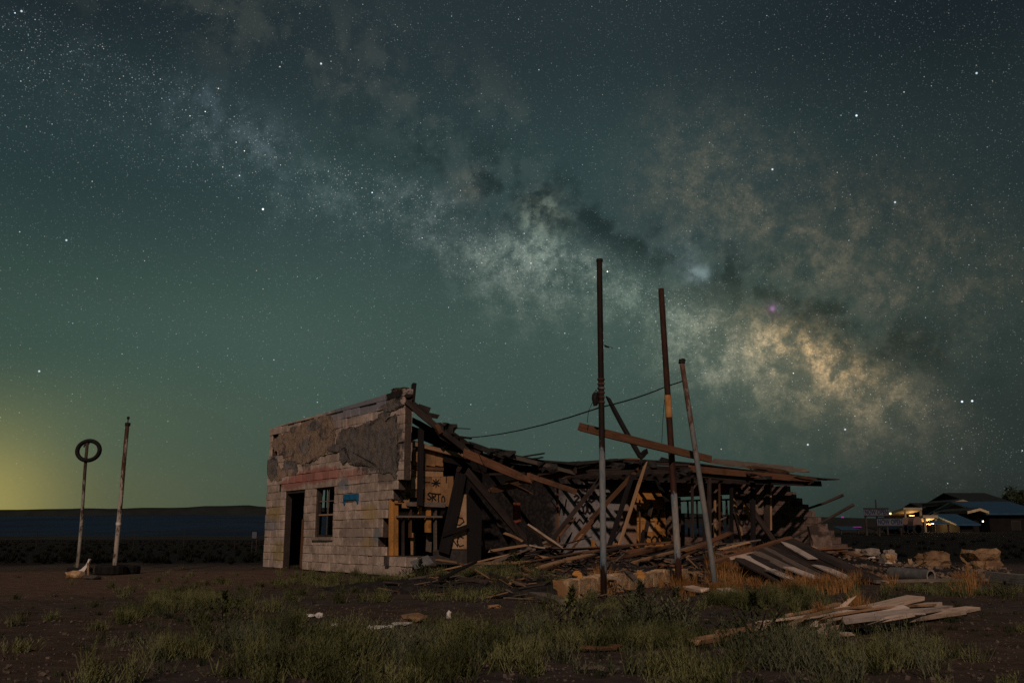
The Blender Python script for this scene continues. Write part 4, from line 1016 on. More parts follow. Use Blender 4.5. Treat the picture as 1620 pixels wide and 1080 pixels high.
# distinct timbers of the heap, from the photograph
def D(px, py, z):
    p_ = on_z(px, py, z) if py >= 900 else onu(px, py, LU + .9)
    return p_
for (a, b_, za, zb, wd, th, mt, lab) in (
    ((905, 893), (1040, 865), .34, .55, .22, .07, 'wood_red', 'broad reddish beam sloping up to the right behind the tallest pole'),
    ((955, 893), (1020, 880), .25, .34, .14, .05, 'wood_brown', 'short brown beam end under the broad reddish beam'),
    ((848, 881), (936, 895), .33, .22, .05, .04, 'wood_tan', 'long thin pale lath across the heap left of the tallest pole'),
    ((905, 890), (935, 896), .28, .22, .05, .035, 'wood_tan', 'yellowish lath lying beside the long pale one'),
    ((690, 885), (722, 889), .18, .16, .14, .04, 'wood_tan', 'pale board end lying on sill below the graffiti boards'),
    ((740, 891), (838, 888), .17, .2, .12, .05, 'wood_tan', 'long tan board low in the heap right of the charred pier'),
    ((738, 899), (760, 897), .1, .1, .12, .05, 'wood_tan', 'short tan offcut at the foot of the charred pier'),
    ((776, 871), (832, 862), .42, .45, .1, .05, 'wood_tan', 'tan plank lying over hollow block on the heap'),
    ((795, 842), (826, 856), .7, .55, .06, .05, 'wood_tan', 'short tan stick pointing up at the diagonal brace'),
    ((832, 828), (888, 866), .85, .42, .15, .05, 'wood_pale', 'splintered pale plank sliding down from the broken red panel'),
    ((838, 862), (860, 866), .46, .42, .12, .03, 'wood_pale', 'curled pale board scrap under the splintered plank'),
    ((903, 874), (925, 888), .4, .3, .13, .03, 'wood_tan', 'splayed tan splinter left of the tallest pole'),
    ((941, 908), (985, 917), .26, .2, .07, .03, 'wood_pale', 'pale lath pair crossing behind the foot of the tallest pole'),
    ((931, 908), (972, 919), .22, .17, .04, .03, 'wood_tan', 'thin tan lath just left of the tallest pole foot'),
    ((990, 903), (1006, 918), .3, .2, .08, .04, 'wood_grey', 'grey stick with pale broken end on the island'),
    ((1035, 886), (1075, 891), .4, .35, .04, .03, 'wood_tan', 'thin pale stick ending at the middle pole'),
    ((1078, 876), (1108, 881), .4, .38, .09, .04, 'wood_brown', 'brown plank between the middle and the leaning pole'),
    ((1080, 884), (1205, 868), .38, .5, .09, .05, 'wood_red', 'upper long brown plank behind the leaning pole'),
    ((1108, 892), (1218, 870), .32, .46, .12, .05, 'wood_red', 'lower long brown plank behind the leaning pole'),
    ((1100, 877), (1196, 866), .44, .5, .12, .04, 'wood_brown', 'dull brown plank at the back of the stack behind the leaning pole'),
    ((1130, 890), (1165, 882), .3, .33, .14, .03, 'wood_tan', 'curled tan board right of the leaning pole'),
    ((1088, 928), (1117, 933), .06, .04, .16, .04, 'wood_pale', 'pale board lying between the middle and leaning pole feet'),
    ((1145, 932), (1166, 942), .08, .03, .2, .04, 'wood_pale', 'square ended pale board right of the leaning pole foot'),
    ((845, 938), (893, 952), .1, .06, .16, .05, 'wood_grey', 'grey board lying in weeds left of the kerb stones'),
    ((765, 905), (818, 894), .05, .15, .08, .03, 'wood_tan', 'pale lath rising out of weeds below the heap'),
    ((716, 918), (765, 912), .04, .06, .05, .03, 'wood_tan', 'thin lath in the weeds right of the wall base'),
    ((930, 1023), (984, 1021), .02, .02, .03, .025, 'wood_brown', 'lone brown stick on bare dirt in front'),
    ((916, 1055), (956, 1052), .01, .012, .03, .02, 'wood_grey', 'short grey stick half buried on the nearest bare dirt')):
    o = timber('plank', D(*a, za), D(*b_, zb), wd, th, mt, None, roll=random.uniform(-.15, .15), rag=.05, bend=.015); tag(o, lab, 'plank')
    pa, pb = D(*a, za), D(*b_, zb)

# hollow concrete block lying on the heap
def hollow_block(loc, yaw, label, pitch=0.0, mat='concrete', broken=False):
    root = empty('hollow_block', loc); tag(root, label, 'block')
    R = Matrix.Rotation(yaw, 4, 'Z') @ Matrix.Rotation(pitch, 4, 'Y'); R.translation = V(loc)
    mb = MB()
    for y0, y1 in ((-.1, -.065), (.065, .1)): mb.box(-.2, .2 if not broken else .08, y0, y1, 0, .2, R)
    mb.build('face_shell', mat, root, loc)
    for x0 in (-.2, -.02, .16)[:2 if broken else 3]:
        mb = MB(); mb.box(x0 + .001, x0 + .039, -.0645, .0645, .001, .199, R); mb.build('web', mat, root, loc)
q = on_z(783, 882, .2); hollow_block((q.x, q.y, zt(q.x, q.y) - .02), yv - math.pi / 2, 'grey hollow concrete block lying on side under tan plank', 1.45)
q = D(668, 894, .12); hb = timber('metal_sheet', q + V((-.2, 0, .0)), q + V((.16, .1, .12)), .38, .02, 'pipe_grey', None, roll=.4); tag(hb, 'bent grey metal sheet lying at the right foot of the end wall', 'sheet')
for k, (px, py, z, r_, lab) in enumerate(((913, 911, .2, .085, 'round yellow disc standing in ash left of the tallest pole'), (1013, 907, .25, .09, 'ragged yellow scrap on ash between tallest and middle pole'))):
    q = D(px, py, z); mb = MB(); n = 14
    prof = [r_ * (1 if k == 0 else random.uniform(.5, 1.1)) for _ in range(n)]
    front = [q + V((prof[i] * math.cos(i * 2 * math.pi / n), -.02, prof[i] * math.sin(i * 2 * math.pi / n))) for i in range(n)]
    back = [f + V((0, .03, .005)) for f in front]
    mb.add(front + back, [tuple(range(n)), tuple(range(2 * n - 1, n - 1, -1))] + [(i, i + n, (i + 1) % n + n, (i + 1) % n) for i in range(n)])
    o = mb.build('yellow_disc' if k == 0 else 'yellow_scrap', 'wood_gold', None, q); tag(o, lab, 'scrap')

# countless small splinters spilled over and before the heap
def splinters(name, mat, n, seed, label):
    r = random.Random(seed); mb = MB()
    for _ in range(n):
        if r.random() < .7: q = uvz(LU + r.gauss(1.2, 1.3), r.uniform(1.6, 13.5), 0)
        else: q = c0 + cd * r.uniform(-.6, CLn + 1.5) - cn * r.uniform(-.5, 3.0)
        L = r.uniform(.08, .45); wd = r.uniform(.01, .035); a = r.gauss(yv, .8); tl = r.gauss(0, .2)
        dv = V((math.cos(a) * math.cos(tl), math.sin(a) * math.cos(tl), math.sin(tl))); sd2 = V((-math.sin(a), math.cos(a), 0)) * wd; q.z = zt(q.x, q.y) + .015 + abs(tl) * L / 2
        e_, f_ = q - dv * L / 2, q + dv * L / 2
        mb.hexa([e_ - sd2, f_ - sd2 * .4, f_ + sd2 * .4, e_ + sd2, e_ - sd2 + ez * .015, f_ - sd2 * .3 + ez * .01, f_ + sd2 * .3 + ez * .01, e_ + sd2 + ez * .015])
    o = mb.build(name, mat, None, (0, 0, 0)); tag(o, label, 'splinters', kind='stuff')
splinters('tan_splinters', 'wood_tan', 420, 1, 'countless tan wood splinters strewn over the heap'); splinters('dark_splinters', 'wood_dark', 420, 2, 'countless sooty wood splinters strewn over the heap'); splinters('grey_splinters', 'wood_grey', 260, 3, 'countless grey wood splinters strewn over the heap')

# ------------------------------------------------------------------ fallen striped roof panel on the right
PN = empty('fallen_panel', gpt(1290, 900)); tag(PN, 'fallen roof panel of dark and white boards sloping down into dry grass', 'roof panel')
ua_, ub_ = at(1160, 884, 18.5), at(1250, 850, 21.5)
la_, lb_ = on_z(1236, 922, .03), on_z(1410, 922, .03)
nb = 11
for k in range(nb):
    t0 = k / nb; t1_ = (k + .93) / nb; t = (t0 + t1_) / 2
    a, b_ = ua_.lerp(ub_, t), la_.lerp(lb_, t)
    wd = (ub_ - ua_).length / nb * .78
    ext = random.uniform(-.1, .12)
    dvec = (b_ - a)
    mt = {1: 'wood_white', 3: 'wood_grey', 5: 'wood_grey'}.get(k, 'wood_dark')
    nrm = (ub_ - ua_).cross(lb_ - ua_).normalized(); nrm = nrm if nrm.z > 0 else -nrm
    timber('board', a - dvec * random.uniform(0, .04), b_ + dvec * ext, wd, .03, mt, PN, up=tuple(nrm), rag=.06, bend=.01)
nrm = (ub_ - ua_).cross(lb_ - ua_).normalized(); nrm = nrm if nrm.z > 0 else -nrm
def onpanel(px, py, off=.035): return plane_hit(px, py, ua_ + nrm * off, nrm)
for a, b_, wd in (((1238, 857), (1286, 884), .20), ((1292, 893), (1346, 916), .22), ((1247, 897), (1302, 919), .20), ((1217, 900), (1256, 917), .17)):
    timber('white_board', onpanel(*a), onpanel(*b_), wd, .025, 'wood_white', PN, up=tuple(nrm), rag=.04)
for t in (.15, .8):
    a, b_ = ua_.lerp(la_, t), ub_.lerp(lb_, t); timber('batten', a - nrm * .05, b_ - nrm * .05, .08, .05, 'wood_dark', PN, up=tuple(nrm))
o = timber('ridge_plank', at(1130, 889, 18.0), at(1250, 849, 21.4), .14, .05, 'wood_red', None, rag=.05); tag(o, 'pinkish plank along the top edge of the fallen panel', 'plank')
o = timber('ridge_plank', at(1150, 883, 18.4), at(1200, 872, 19.7), .16, .05, 'wood_pale', None, rag=.05); tag(o, 'pale pinkish plank stub left of the fallen panel', 'plank')
for a, b_, va, vb, lab in (((1243, 855), (1350, 798), LV - 1.2, LV + 1.0, 'long dark rod rising from the fallen panel past the stepped wall'), ((1272, 806), (1333, 783), LV - .1, LV + 1.6, 'short dark rod jutting up behind the stepped wall')):
    p0, p1 = onv(*a, va), onv(*b_, vb); mb = MB(); mb.tube([p0, p0.lerp(p1, .5) - ez * .03, p1], [.035, .04, .055], 8); o = mb.build('dark_rod', 'wood_dark', None, p0); tag(o, lab, 'rod')
o = link('leaning_slab', chunk_mesh('leaning_slab', .55, .3, 1.0, .14, 2, 91), 'sooty_block', None, at(1298, 860, 27.0), Matrix.Rotation(-.12, 3, 'Y').to_quaternion()); tag(o, 'rounded stub of masonry at the front foot of the stepped wall', 'masonry')

# ------------------------------------------------------------------ right: rubble, boulders, pipe, white board
def boulder(px, py0, py1, wpx, label, seed, mat='rock', name='boulder', yaw=.3):
    q = gpt(px, py1); s_ = q.y / F * 1.03; W_, H_ = wpx * s_, (py1 - py0) * s_
    me = chunk_mesh(name, W_, W_ * .8, H_ * 1.15, .3, 2, seed, .85); o = link(name, me, mat, None, q + V((0, W_ * .3, H_ * .45)), Matrix.Rotation(yaw, 3, 'Z').to_quaternion(), smooth=False)
    return tag(o, label, 'boulder' if name == 'boulder' else 'block')
boulder(1560, 873, 900, 44, 'big rough tan boulder standing alone at far right', 11)
boulder(1482, 876, 897, 40, 'low flat-topped tan boulder right of the rubble', 14, yaw=.1)
for k, (px, y0, y1, wp, mt, lab) in enumerate(((1378, 870, 886, 38, 'concrete', 'long flat pinkish concrete slab at the back of the rubble'), (1352, 874, 890, 20, 'rock', 'brown tilted rubble block below the stepped wall'), (1381, 881, 889, 13, 'white_litter', 'bright white broken slab in the rubble'),
                                           (1411, 878, 892, 12, 'stone_gold', 'pale yellow cube in the rubble'), (1400, 878, 888, 10, 'concrete', 'grey cube beside the pale yellow cube'), (1410, 872, 886, 16, 'concrete', 'grey slab tilted behind the pale yellow cube'), (1442, 886, 898, 5, 'stone_gold', 'upright yellow brick at the right of the rubble'),
                                           (1395, 884, 898, 12, 'concrete_dark', 'dark block in front of the bright white slab'), (1408, 890, 897, 9, 'white_litter', 'small white block below the pale yellow cube'), (1534, 896, 902, 9, 'rock', 'small tan stone left of the big boulder'), (1437, 897, 902, 12, 'concrete', 'flat pale stone under the upright yellow brick'))):
    boulder(px, y0, y1, wp, lab, 200 + k, mt, 'rubble_block', random.uniform(-.4, .4))
# culvert pipe
pa, pb = gpt(1411, 917), gpt(1474, 922); PR = .125
mb = MB(); n = 20
for r_, flip in ((PR, False), (PR - .03, True)): mb.tube([pa + ez * PR, (pa + pb) / 2 + ez * PR, pb + ez * PR], r_, n, cap=False)
o = mb.build('drain_pipe', 'pipe_grey', None, pa)
def annulus(c_):
    t = (pb - pa).normalized(); a = t.cross(ez).normalized(); v = []; 
    for r_ in (PR, PR - .03): v += [c_ + (a * math.cos(i * 2 * math.pi / n) + ez * math.sin(i * 2 * math.pi / n)) * r_ for i in range(n)]
    return v, [(i, (i + 1) % n, n + (i + 1) % n, n + i) for i in range(n)]
DP = empty('drain_pipe_root', pa); DP.name = 'culvert_pipe'; tag(DP, 'short grey open-ended pipe lying in front of the rubble', 'pipe')
o.name = 'barrel'; setpos(o, pa, DP); o.data.shade_smooth(); 
for c_ in (pa, pb):
    me2 = MB(); v, f = annulus(c_ + ez * PR); me2.add(v, f); me2.build('rim', 'concrete', DP, c_)
o = timber('white_beam', gpt(1562, 920, .10), gpt(1700, 934, .10), .06, .18, 'wood_white', None); tag(o, 'squared whitewashed beam lying at the right edge beyond the grass', 'beam')
o = timber('low_plank', gpt(1385, 925, .06), gpt(1560, 922, .06), .10, .05, 'wood_grey', None, bend=.03); tag(o, 'thin grey plank lying along the grass before the pipe', 'plank')
o = timber('low_plank', gpt(1372, 920, .08), gpt(1405, 926, .05), .08, .03, 'wood_pale', None); tag(o, 'short pale strip at the left end of the thin grey plank', 'plank')
# loose rubble crumbs
noisy('ash_bits', (.02, .018, .018), (.14, .10, .08), 4, .95, .4, .02, wp=True, rnd=0); noisy('grit', (.08, .062, .052), (.2, .16, .135), 9, .95, .2, .01, wp=True, rnd=0)
def crumbs(name, zones, mat, label, sizes, seed):
    r = random.Random(seed); mb = MB()
    base = [[V(v.co) for v in m_.vertices] for m_ in []]
    tet = [(1, 1, 1), (1, -1, -1), (-1, 1, -1), (-1, -1, 1)]
    for (x0, x1, y0, y1, n) in zones:
        for _ in range(n):
            px, py = r.uniform(x0, x1), r.uniform(y0, y1); q = gpt(px, py); s_ = r.uniform(*sizes) * (1 if r.random() < .85 else 1.8)
            R = Matrix.Rotation(r.uniform(0, 6.3), 3, V((r.gauss(0, 1), r.gauss(0, 1), r.gauss(0, 1) + .01)).normalized())
            sx, sy, sz = s_ * r.uniform(.6, 1.4), s_ * r.uniform(.5, 1.2), s_ * r.uniform(.3, .8)
            q.z = zt(q.x, q.y) + sz * .3
            c8 = [V((a * sx / 2 * r.uniform(.7, 1.1), b_ * sy / 2 * r.uniform(.7, 1.1), c_ * sz / 2 * r.uniform(.7, 1.1))) for c_ in (-1, 1) for a, b_ in ((-1, -1), (1, -1), (1, 1), (-1, 1))]
            mb.hexa([q + R @ t for t in c8])
    o = mb.build(name, mat, None, (0, 0, 0)); return tag(o, label, 'rubble', kind='stuff')
crumbs('rubble', [(1335, 1480, 890, 916, 650), (1350, 1420, 884, 900, 250), (1480, 1600, 898, 920, 200), (1300, 1345, 880, 905, 120)], 'rubble', 'broken masonry crumbs spread right of the fallen panel', (.025, .085), 3)
crumbs('heap_crumbs', [(700, 1100, 868, 915, 1100), (920, 1080, 900, 925, 420), (1080, 1250, 872, 925, 350)], 'ash_bits', 'small burnt fragments over the ash heap', (.02, .06), 4)
crumbs('pebbles', [(0, 1620, 905, 1079, 4200), (480, 760, 955, 1010, 220)], 'grit', 'pebbles and grit on the bare dirt', (.006, .018), 5)

# ------------------------------------------------------------------ foreground plank stack (right)
stack = [((1205, 985), (1450, 941), .10, .20, .17, .04, 'wood_pale', 'pale plank, rearmost and highest of the foreground plank pile'),
         ((1215, 988), (1432, 948), .11, .17, .15, .04, 'wood_pale', 'pale plank tucked just before the rearmost one of the pile'),
         ((1180, 990), (1420, 950), .05, .08, .14, .04, 'wood_tan', 'tan plank under the rearmost plank of the foreground pile'),
         ((1245, 987), (1478, 951), .13, .13, .15, .04, 'wood_pale', 'pale plank running through the middle of the foreground pile'),
         ((1260, 990), (1462, 958), .07, .09, .13, .035, 'wood_tan', 'tan plank showing between the pale ones of the pile'),
         ((1330, 977), (1500, 955), .15, .11, .12, .04, 'wood_white', 'whitest plank on top of the foreground pile'),
         ((1290, 988), (1515, 961), .09, .08, .13, .04, 'wood_pale', 'pale plank ending at a blunt tip in the foreground pile'),
         ((1360, 986), (1541, 957), .04, .04, .13, .035, 'wood_pale', 'pale plank reaching furthest right in the foreground pile'),
         ((1320, 991), (1490, 968), .03, .03, .10, .035, 'wood_white', 'whitish plank low at the right front of the foreground pile'),
         ((1225, 1001), (1405, 977), .05, .06, .08, .035, 'wood_pale', 'narrow pale plank at the front edge of the foreground pile'),
         ((1225, 1010), (1345, 995), .03, .04, .07, .03, 'wood_pale', 'short pale lath lowest in front of the foreground pile'),
         ((1096, 1012), (1212, 992), .04, .06, .08, .035, 'wood_tan', 'tan board half hidden in weeds left of the foreground pile'),
         ((1122, 999), (1225, 983), .05, .07, .08, .035, 'wood_tan', 'dull tan board under the left end of the foreground pile'),
         ((1246, 968), (1330, 951), .06, .10, .09, .03, 'wood_tan', 'split tan board lying behind the foreground pile'),
         ((1325, 958), (1347, 940), .10, .22, .05, .03, 'wood_pale', 'short pale stake tilted up behind the foreground pile'),
         ((1240, 976), (1345, 955), .05, .08, .06, .03, 'wood_grey', 'grey lath lying beside the split tan board behind the pile'),
         ((1195, 991), (1285, 983), .12, .13, .10, .05, 'wood_pale', 'thick pale offcut on the left end of the foreground pile'),
         ((1372, 1005), (1400, 1001), .02, .02, .03, .015, 'wood_tan', 'thin tan splinter on dirt before the foreground pile')]
for a, b_, za, zb, wd, th, mt, lab in stack:
    p0, p1 = on_z(*a, za), on_z(*b_, zb); p0.z += zg(p0.x, p0.y); p1.z += zg(p1.x, p1.y)
    o = timber('pile_plank', p0, p1, wd, th, mt, None, roll=random.uniform(-.2, .2), rag=.07, bend=.035); tag(o, lab, 'plank')

rg = random.Random(77)
for k in range(20):
    t = rg.random(); a0 = (1195 + 130 * t + rg.uniform(-20, 20), 984 + 12 * t + rg.uniform(-5, 6)); b0_ = (1430 + 105 * t + rg.uniform(-25, 15), 944 + 17 * t + rg.uniform(-2, 4))
    f0, f1 = sorted((rg.uniform(0, .45), rg.uniform(.6, 1.0))); zz_ = rg.uniform(.05, .2) * (1 - .6 * t)
    p0 = on_z(a0[0] + (b0_[0] - a0[0]) * f0, a0[1] + (b0_[1] - a0[1]) * f0, zz_); p1 = on_z(a0[0] + (b0_[0] - a0[0]) * f1, a0[1] + (b0_[1] - a0[1]) * f1, zz_ + rg.uniform(-.03, .04))
    o = timber('thin_board', p0, p1, rg.uniform(.035, .075), .02, rg.choice(('wood_pale', 'wood_pale', 'wood_tan', 'wood_white')), None, roll=rg.uniform(-.5, .5), rag=.08, bend=.04, rng=rg); tag(o, 'thin splintered slat strewn over the foreground plank pile', 'slat', 'slats over the foreground plank pile')

# ------------------------------------------------------------------ foreground litter
lit = [(491, 974, 10, 4, 'white paper scrap furthest left in the weeds'), (505, 973, 8, 6, 'grey-white crumpled scrap near the left end of the litter'), (530, 989, 12, 5, 'dull white scrap low at the left of the litter'), (565, 997, 12, 4, 'bluish white tile shard lying flat in the litter'),
       (585, 995, 7, 9, 'upright cream shard in the litter'), (601, 993, 12, 4, 'bright white tile shard lying in the litter middle'), (617, 993, 9, 3, 'small white sliver right of the bright tile shard'), (636, 987, 18, 5, 'largest white tile shard in the litter'),
       (710, 973, 5, 10, 'white shard standing on edge right of the litter'), (783, 959, 13, 6, 'pale flat stone scrap right in the weeds'), (703, 990, 14, 6, 'tan board chip below the standing shard'), (652, 1008, 5, 4, 'tiny white pebble below the litter'), (567, 1042, 6, 4, 'white pebble on near dirt'), (551, 1068, 6, 4, 'white pebble at the bottom of the picture'), (941, 1018, 10, 8, 'pale stone beside the lone brown stick'), (655, 977, 28, 14, 'tan crumpled board among the white shards')]
for k, (px, py, wp, hp, lab) in enumerate(lit):
    q = gpt(px, py + hp / 2); s_ = q.y / F * 1.25; flat = hp < wp * .6
    me = chunk_mesh('litter', wp * s_ * 1.1, wp * s_ * (1.4 if flat else .5), max(.03, hp * s_ * (.7 if flat else 1.0)), .3, 1, 500 + k)
    o = link('litter_scrap', me, 'white_litter' if k not in (10, 15, 14, 9) else 'wood_tan', None, q + ez * max(.02, hp * s_ * .4), Matrix.Rotation(random.uniform(-.5, .5), 3, 'Z').to_quaternion()); tag(o, lab, 'litter')

# ------------------------------------------------------------------ left: ring pole, white-flaked pole, tyres, white chute
lb = gpt(121, 907); D_ = lb.y
rt = at(140, 700, D_)
RP, _ = pole('ring_pole', lb, rt, .04, .036, 'pipe_ring', 'slim pole carrying a black ring at its top', 'pole', bend=.015)
cr_ = at(140, 712.5, D_ - .05); mb = MB(); n, mseg = 40, 10; R_, r_ = .245, .05
v = []; f = []
for i in range(n):
    a = 2 * math.pi * i / n; c_ = V((math.cos(a) * R_ * 1.08, math.sin(a) * .02, math.sin(a) * R_ * .95))
    rad = V((math.cos(a), 0, math.sin(a)))
    for j in range(mseg):
        b_ = 2 * math.pi * j / mseg; v.append(cr_ + c_ + rad * math.cos(b_) * r_ + V((0, 1, 0)) * math.sin(b_) * .06)
for i in range(n):
    for j in range(mseg): f.append((i * mseg + j, i * mseg + (j + 1) % mseg, ((i + 1) % n) * mseg + (j + 1) % mseg, ((i + 1) % n) * mseg + j))
mb.add(v, f); mb.build('ring', 'rubber', RP, cr_, smooth=True)
mb = MB(); q = at(138, 703, D_); mb.tube([q + V((-.05, -.03, -.02)), q + V((.06, -.03, .03))], .022, 8); mb.tube([q + V((-.06, -.03, -.02)), q + V((-.055, -.03, -.07))], .015, 6); mb.build('bracket', 'black_metal', RP, q)
wb = gpt(180, 909); wt = at(202, 672, wb.y)
WP, _ = pole('flaked_pole', wb, wt, .052, .046, 'pipe_white', 'taller thin pole with flaking white paint beside the ring pole', 'pole', bend=.004)
mb = MB(); mb.tube([wt - ez * .02, wt + ez * .05], [.06, .062], 12); mb.build('cap', 'black_metal', WP, wt)
mb = MB(); mb.tube([wt + ez * .05, wt + ez * .14], .012, 6); mb.tube([wt + ez * .12, wt + ez * .15, wt + ez * .18, wt + ez * .2], [.01, .035, .035, .015], 8); mb.build('finial', 'black_metal', WP, wt)
q = on_pole(wb, wt, 828); mb = MB(); mb.tube([q - ez * .03, q + ez * .03], .057, 12); mb.build('band', 'white_litter', WP, q)
def tyre(q, R_, wd, label, tilt=0.0):
    root = empty('tyre', q); tag(root, label, 'tyre'); mb = MB(); n, prof = 36, [(.62, 0), (.66, -.5), (.9, -.5), (1, -.32), (1, .32), (.9, .5), (.66, .5)]
    v = []; f = []; mm = len(prof); RM = Matrix.Rotation(tilt, 3, 'X')
    for i in range(n):
        a = 2 * math.pi * i / n
        for (rr, hh_) in prof:
            k_ = 1.0 - (.03 if (i % 2 and rr == 1) else 0); v.append(q + RM @ V((math.cos(a) * rr * R_ * k_, math.sin(a) * rr * R_ * k_, hh_ * wd)) + ez * wd * .5)
    for i in range(n):
        for j in range(mm): f.append((i * mm + j, i * mm + (j + 1) % mm, ((i + 1) % n) * mm + (j + 1) % mm, ((i + 1) % n) * mm + j))
    mb.add(v, f); mb.build('tread', 'rubber', root, q)
tyre(wb + V((-.05, -.05, 0)), .34, .22, 'black tyre lying flat around the flaked pole foot'); tyre(wb + V((.12, .4, 0)), .3, .2, 'black tyre lying just behind the one at the flaked pole')
tyre(lb + V((.02, .12, -.02)), .28, .16, 'black tyre half sunk around the ring pole foot')
q = gpt(111, 914); o = link('kerb_block', chunk_mesh('kerb_block', .34, .3, .17, .12, 1, 61), 'stone_gold', None, q + V((.06, .1, .06))); tag(o, 'pale yellow stone block below the ring pole', 'block')
q = gpt(140, 916); o = link('kerb_block', chunk_mesh('kerb_block', .3, .3, .10, .12, 1, 62), 'concrete_dark', None, q + V((.03, .1, .03))); tag(o, 'low dark block between yellow block and tyre', 'block')
p0, p1 = at(120, 908, lb.y - .5), at(142, 884, lb.y - .35)
mb = MB(); dv = p1 - p0
prof = [(0, .10), (.15, .115), (.4, .085), (.7, .045), (.92, .03), (1.0, .035)]
cpts = [p0.lerp(p1, t) + V((.05 * math.sin(t * 3.1), 0, -.05 * math.sin(t * 3.1))) for t, _ in prof]
v = []
for (t, hw), c_ in zip(prof, cpts):
    nrm_ = V((-dv.z, 0, dv.x)).normalized()
    v += [c_ - nrm_ * hw * .55 + V((0, -.04, 0)), c_ + nrm_ * hw * .55 + V((0, -.04, 0)), c_ + nrm_ * hw * .55 + V((0, .05, 0)), c_ - nrm_ * hw * .55 + V((0, .05, 0))]
f = [(3, 2, 1, 0), tuple(len(v) - 4 + k for k in range(4))]
for i in range(len(prof) - 1): f += [(i * 4 + k, i * 4 + (k + 1) % 4, i * 4 + 4 + (k + 1) % 4, i * 4 + 4 + k) for k in range(4)]
mb.add(v, f); CH_ = empty('white_horn', gpt(125, 914)); tag(CH_, 'white tapering curved piece propped up beside the ring pole', 'scrap'); mb.build('blade', 'white_litter', CH_, p0)
timber('prop', gpt(139, 912), at(139, 890, lb.y - .38), .04, .03, 'wood_tan', CH_)

# ------------------------------------------------------------------ far left: fence and notice board
FN = empty('wire_fence', V((-24, 58, 0))); tag(FN, 'far wire fence on thin posts across the dark plain', 'fence')
fa, fb = V((-42, 62, 0)), V((-13, 56, 0)); npst = 10
for k in range(npst):
    q = fa.lerp(fb, k / (npst - 1)); q.z = zg(q.x, q.y); mb = MB(); mb.tube([q - ez * .2, q + ez * (1.15 + .1 * random.random()) + V((random.uniform(-.06, .06), 0, 0))], [.03, .025], 7); mb.build('post', 'wood_dark', FN, q)
for hz in (.45, .8, 1.1):
    mb = MB(); mb.tube([fa + ez * hz, fa.lerp(fb, .5) + ez * (hz - .04), fb + ez * hz], .006, 5); mb.build('wire', 'black_metal', FN, fa + ez * hz)
q = at(403, 852, 55); NB = empty('notice_board', V((q.x, q.y, 0))); tag(NB, 'small pale notice board far off at the left of the end wall', 'sign')
a, b_ = at(398, 852, 55), at(407.5, 840, 55); mb = MB(); mb.box(a.x, b_.x, 54.97, 55.0, a.z, b_.z); mb.build('panel', 'far_wall', NB, a)
for xx in (a.x + .04, b_.x - .04): mb = MB(); mb.box(xx - .02, xx + .02, 55.01, 55.05, -.1, b_.z); mb.build('post', 'wood_dark', NB, (xx, 55, 0))
mb = MB(); mb.box(a.x + .03, b_.x - .03, 54.955, 54.968, a.z + .03, b_.z - .03); mb.build('face', 'sign_face', NB, a)

# ------------------------------------------------------------------ far right: trading post yard at night
def shed(name, px0, px1, py_eave, py_ridge, py_base, Dp, depth, roof, wall, label, group='sheds in the far yard', over=.5, lit=False, slope='front'):
    """House with ridge across the view; front roof slope faces the camera."""
    a, b_ = at(px0, py_eave, Dp), at(px1, py_eave, Dp); zr = at(px0, py_ridge, Dp + depth / 2).z; zb = at(px0, py_base, Dp).z - .6
    root = empty(name, V(((a.x + b_.x) / 2, Dp + depth / 2, zb))); tag(root, label, 'building', group)
    x0, x1 = a.x, b_.x; ze = a.z
    mb = MB(); mb.box(x0 + over, x1 - over, Dp + over, Dp + depth - over, zb, ze - .05); mb.build('wall', wall, root, (x0, Dp, zb))
    t = .14
    for s_ in (0, 1):
        ya, yb = (Dp, Dp + depth / 2) if s_ == 0 else (Dp + depth, Dp + depth / 2)
        mb = MB(); mb.hexa([V((x0, ya, ze)), V((x1, ya, ze)), V((x1, yb, zr)), V((x0, yb, zr)), V((x0, ya, ze + t)), V((x1, ya, ze + t)), V((x1, yb, zr + t)), V((x0, yb, zr + t))]); mb.build('roof_slope', roof, root, (x0, ya, ze))
    for s_ in (x0 + over, x1 - over):
        mb = MB(); mb.add([V((s_ - .05, Dp + over, ze - .05)), V((s_ - .05, Dp + depth - over, ze - .05)), V((s_ - .05, Dp + depth / 2, zr - .1)), V((s_ + .05, Dp + over, ze - .05)), V((s_ + .05, Dp + depth - over, ze - .05)), V((s_ + .05, Dp + depth / 2, zr - .1))], [(0, 1, 2), (5, 4, 3), (0, 3, 4, 1), (1, 4, 5, 2), (2, 5, 3, 0)]); mb.build('gable', wall, root, (s_, Dp, ze))
    nw = max(1, int((x1 - x0) / 3.2))
    for k in range(nw):
        xx = x0 + over + (x1 - x0 - 2 * over) * (k + .5) / nw
        mb = MB(); mb.box(xx - .45, xx + .45, Dp + over - .04, Dp + over + .02, ze - 1.4, ze - .5); wn = mb.build('window', 'wood_dark', root, (xx, Dp, ze - 1.4))
        mb = MB(); mb.box(xx - .38, xx + .38, Dp + over - .055, Dp + over - .041, ze - 1.33, ze - .57); mb.build('pane', 'black_metal', wn, (xx, Dp, ze - 1.3))
    return root
shed('blue_roof_shed', 1513, 1552, 831, 815, 843, 84, 9, 'far_blue_roof', 'far_wall', 'small blue-roofed shed just right of the lit canopy')
shed('blue_roof_hall', 1560, 1660, 814, 795, 843, 90, 14, 'far_blue_roof', 'far_wall', 'long blue-roofed hall running off the right edge')
shed('grey_roof_hall', 1484, 1521, 816, 797, 840, 104, 14, 'far_green_roof', 'far_wall', 'dark grey-roofed hall behind the lit canopy')
shed('tall_hall', 1537, 1606, 797, 781, 842, 112, 14, 'far_green_roof', 'far_wall', 'tallest dark hall rising behind the blue roofs')
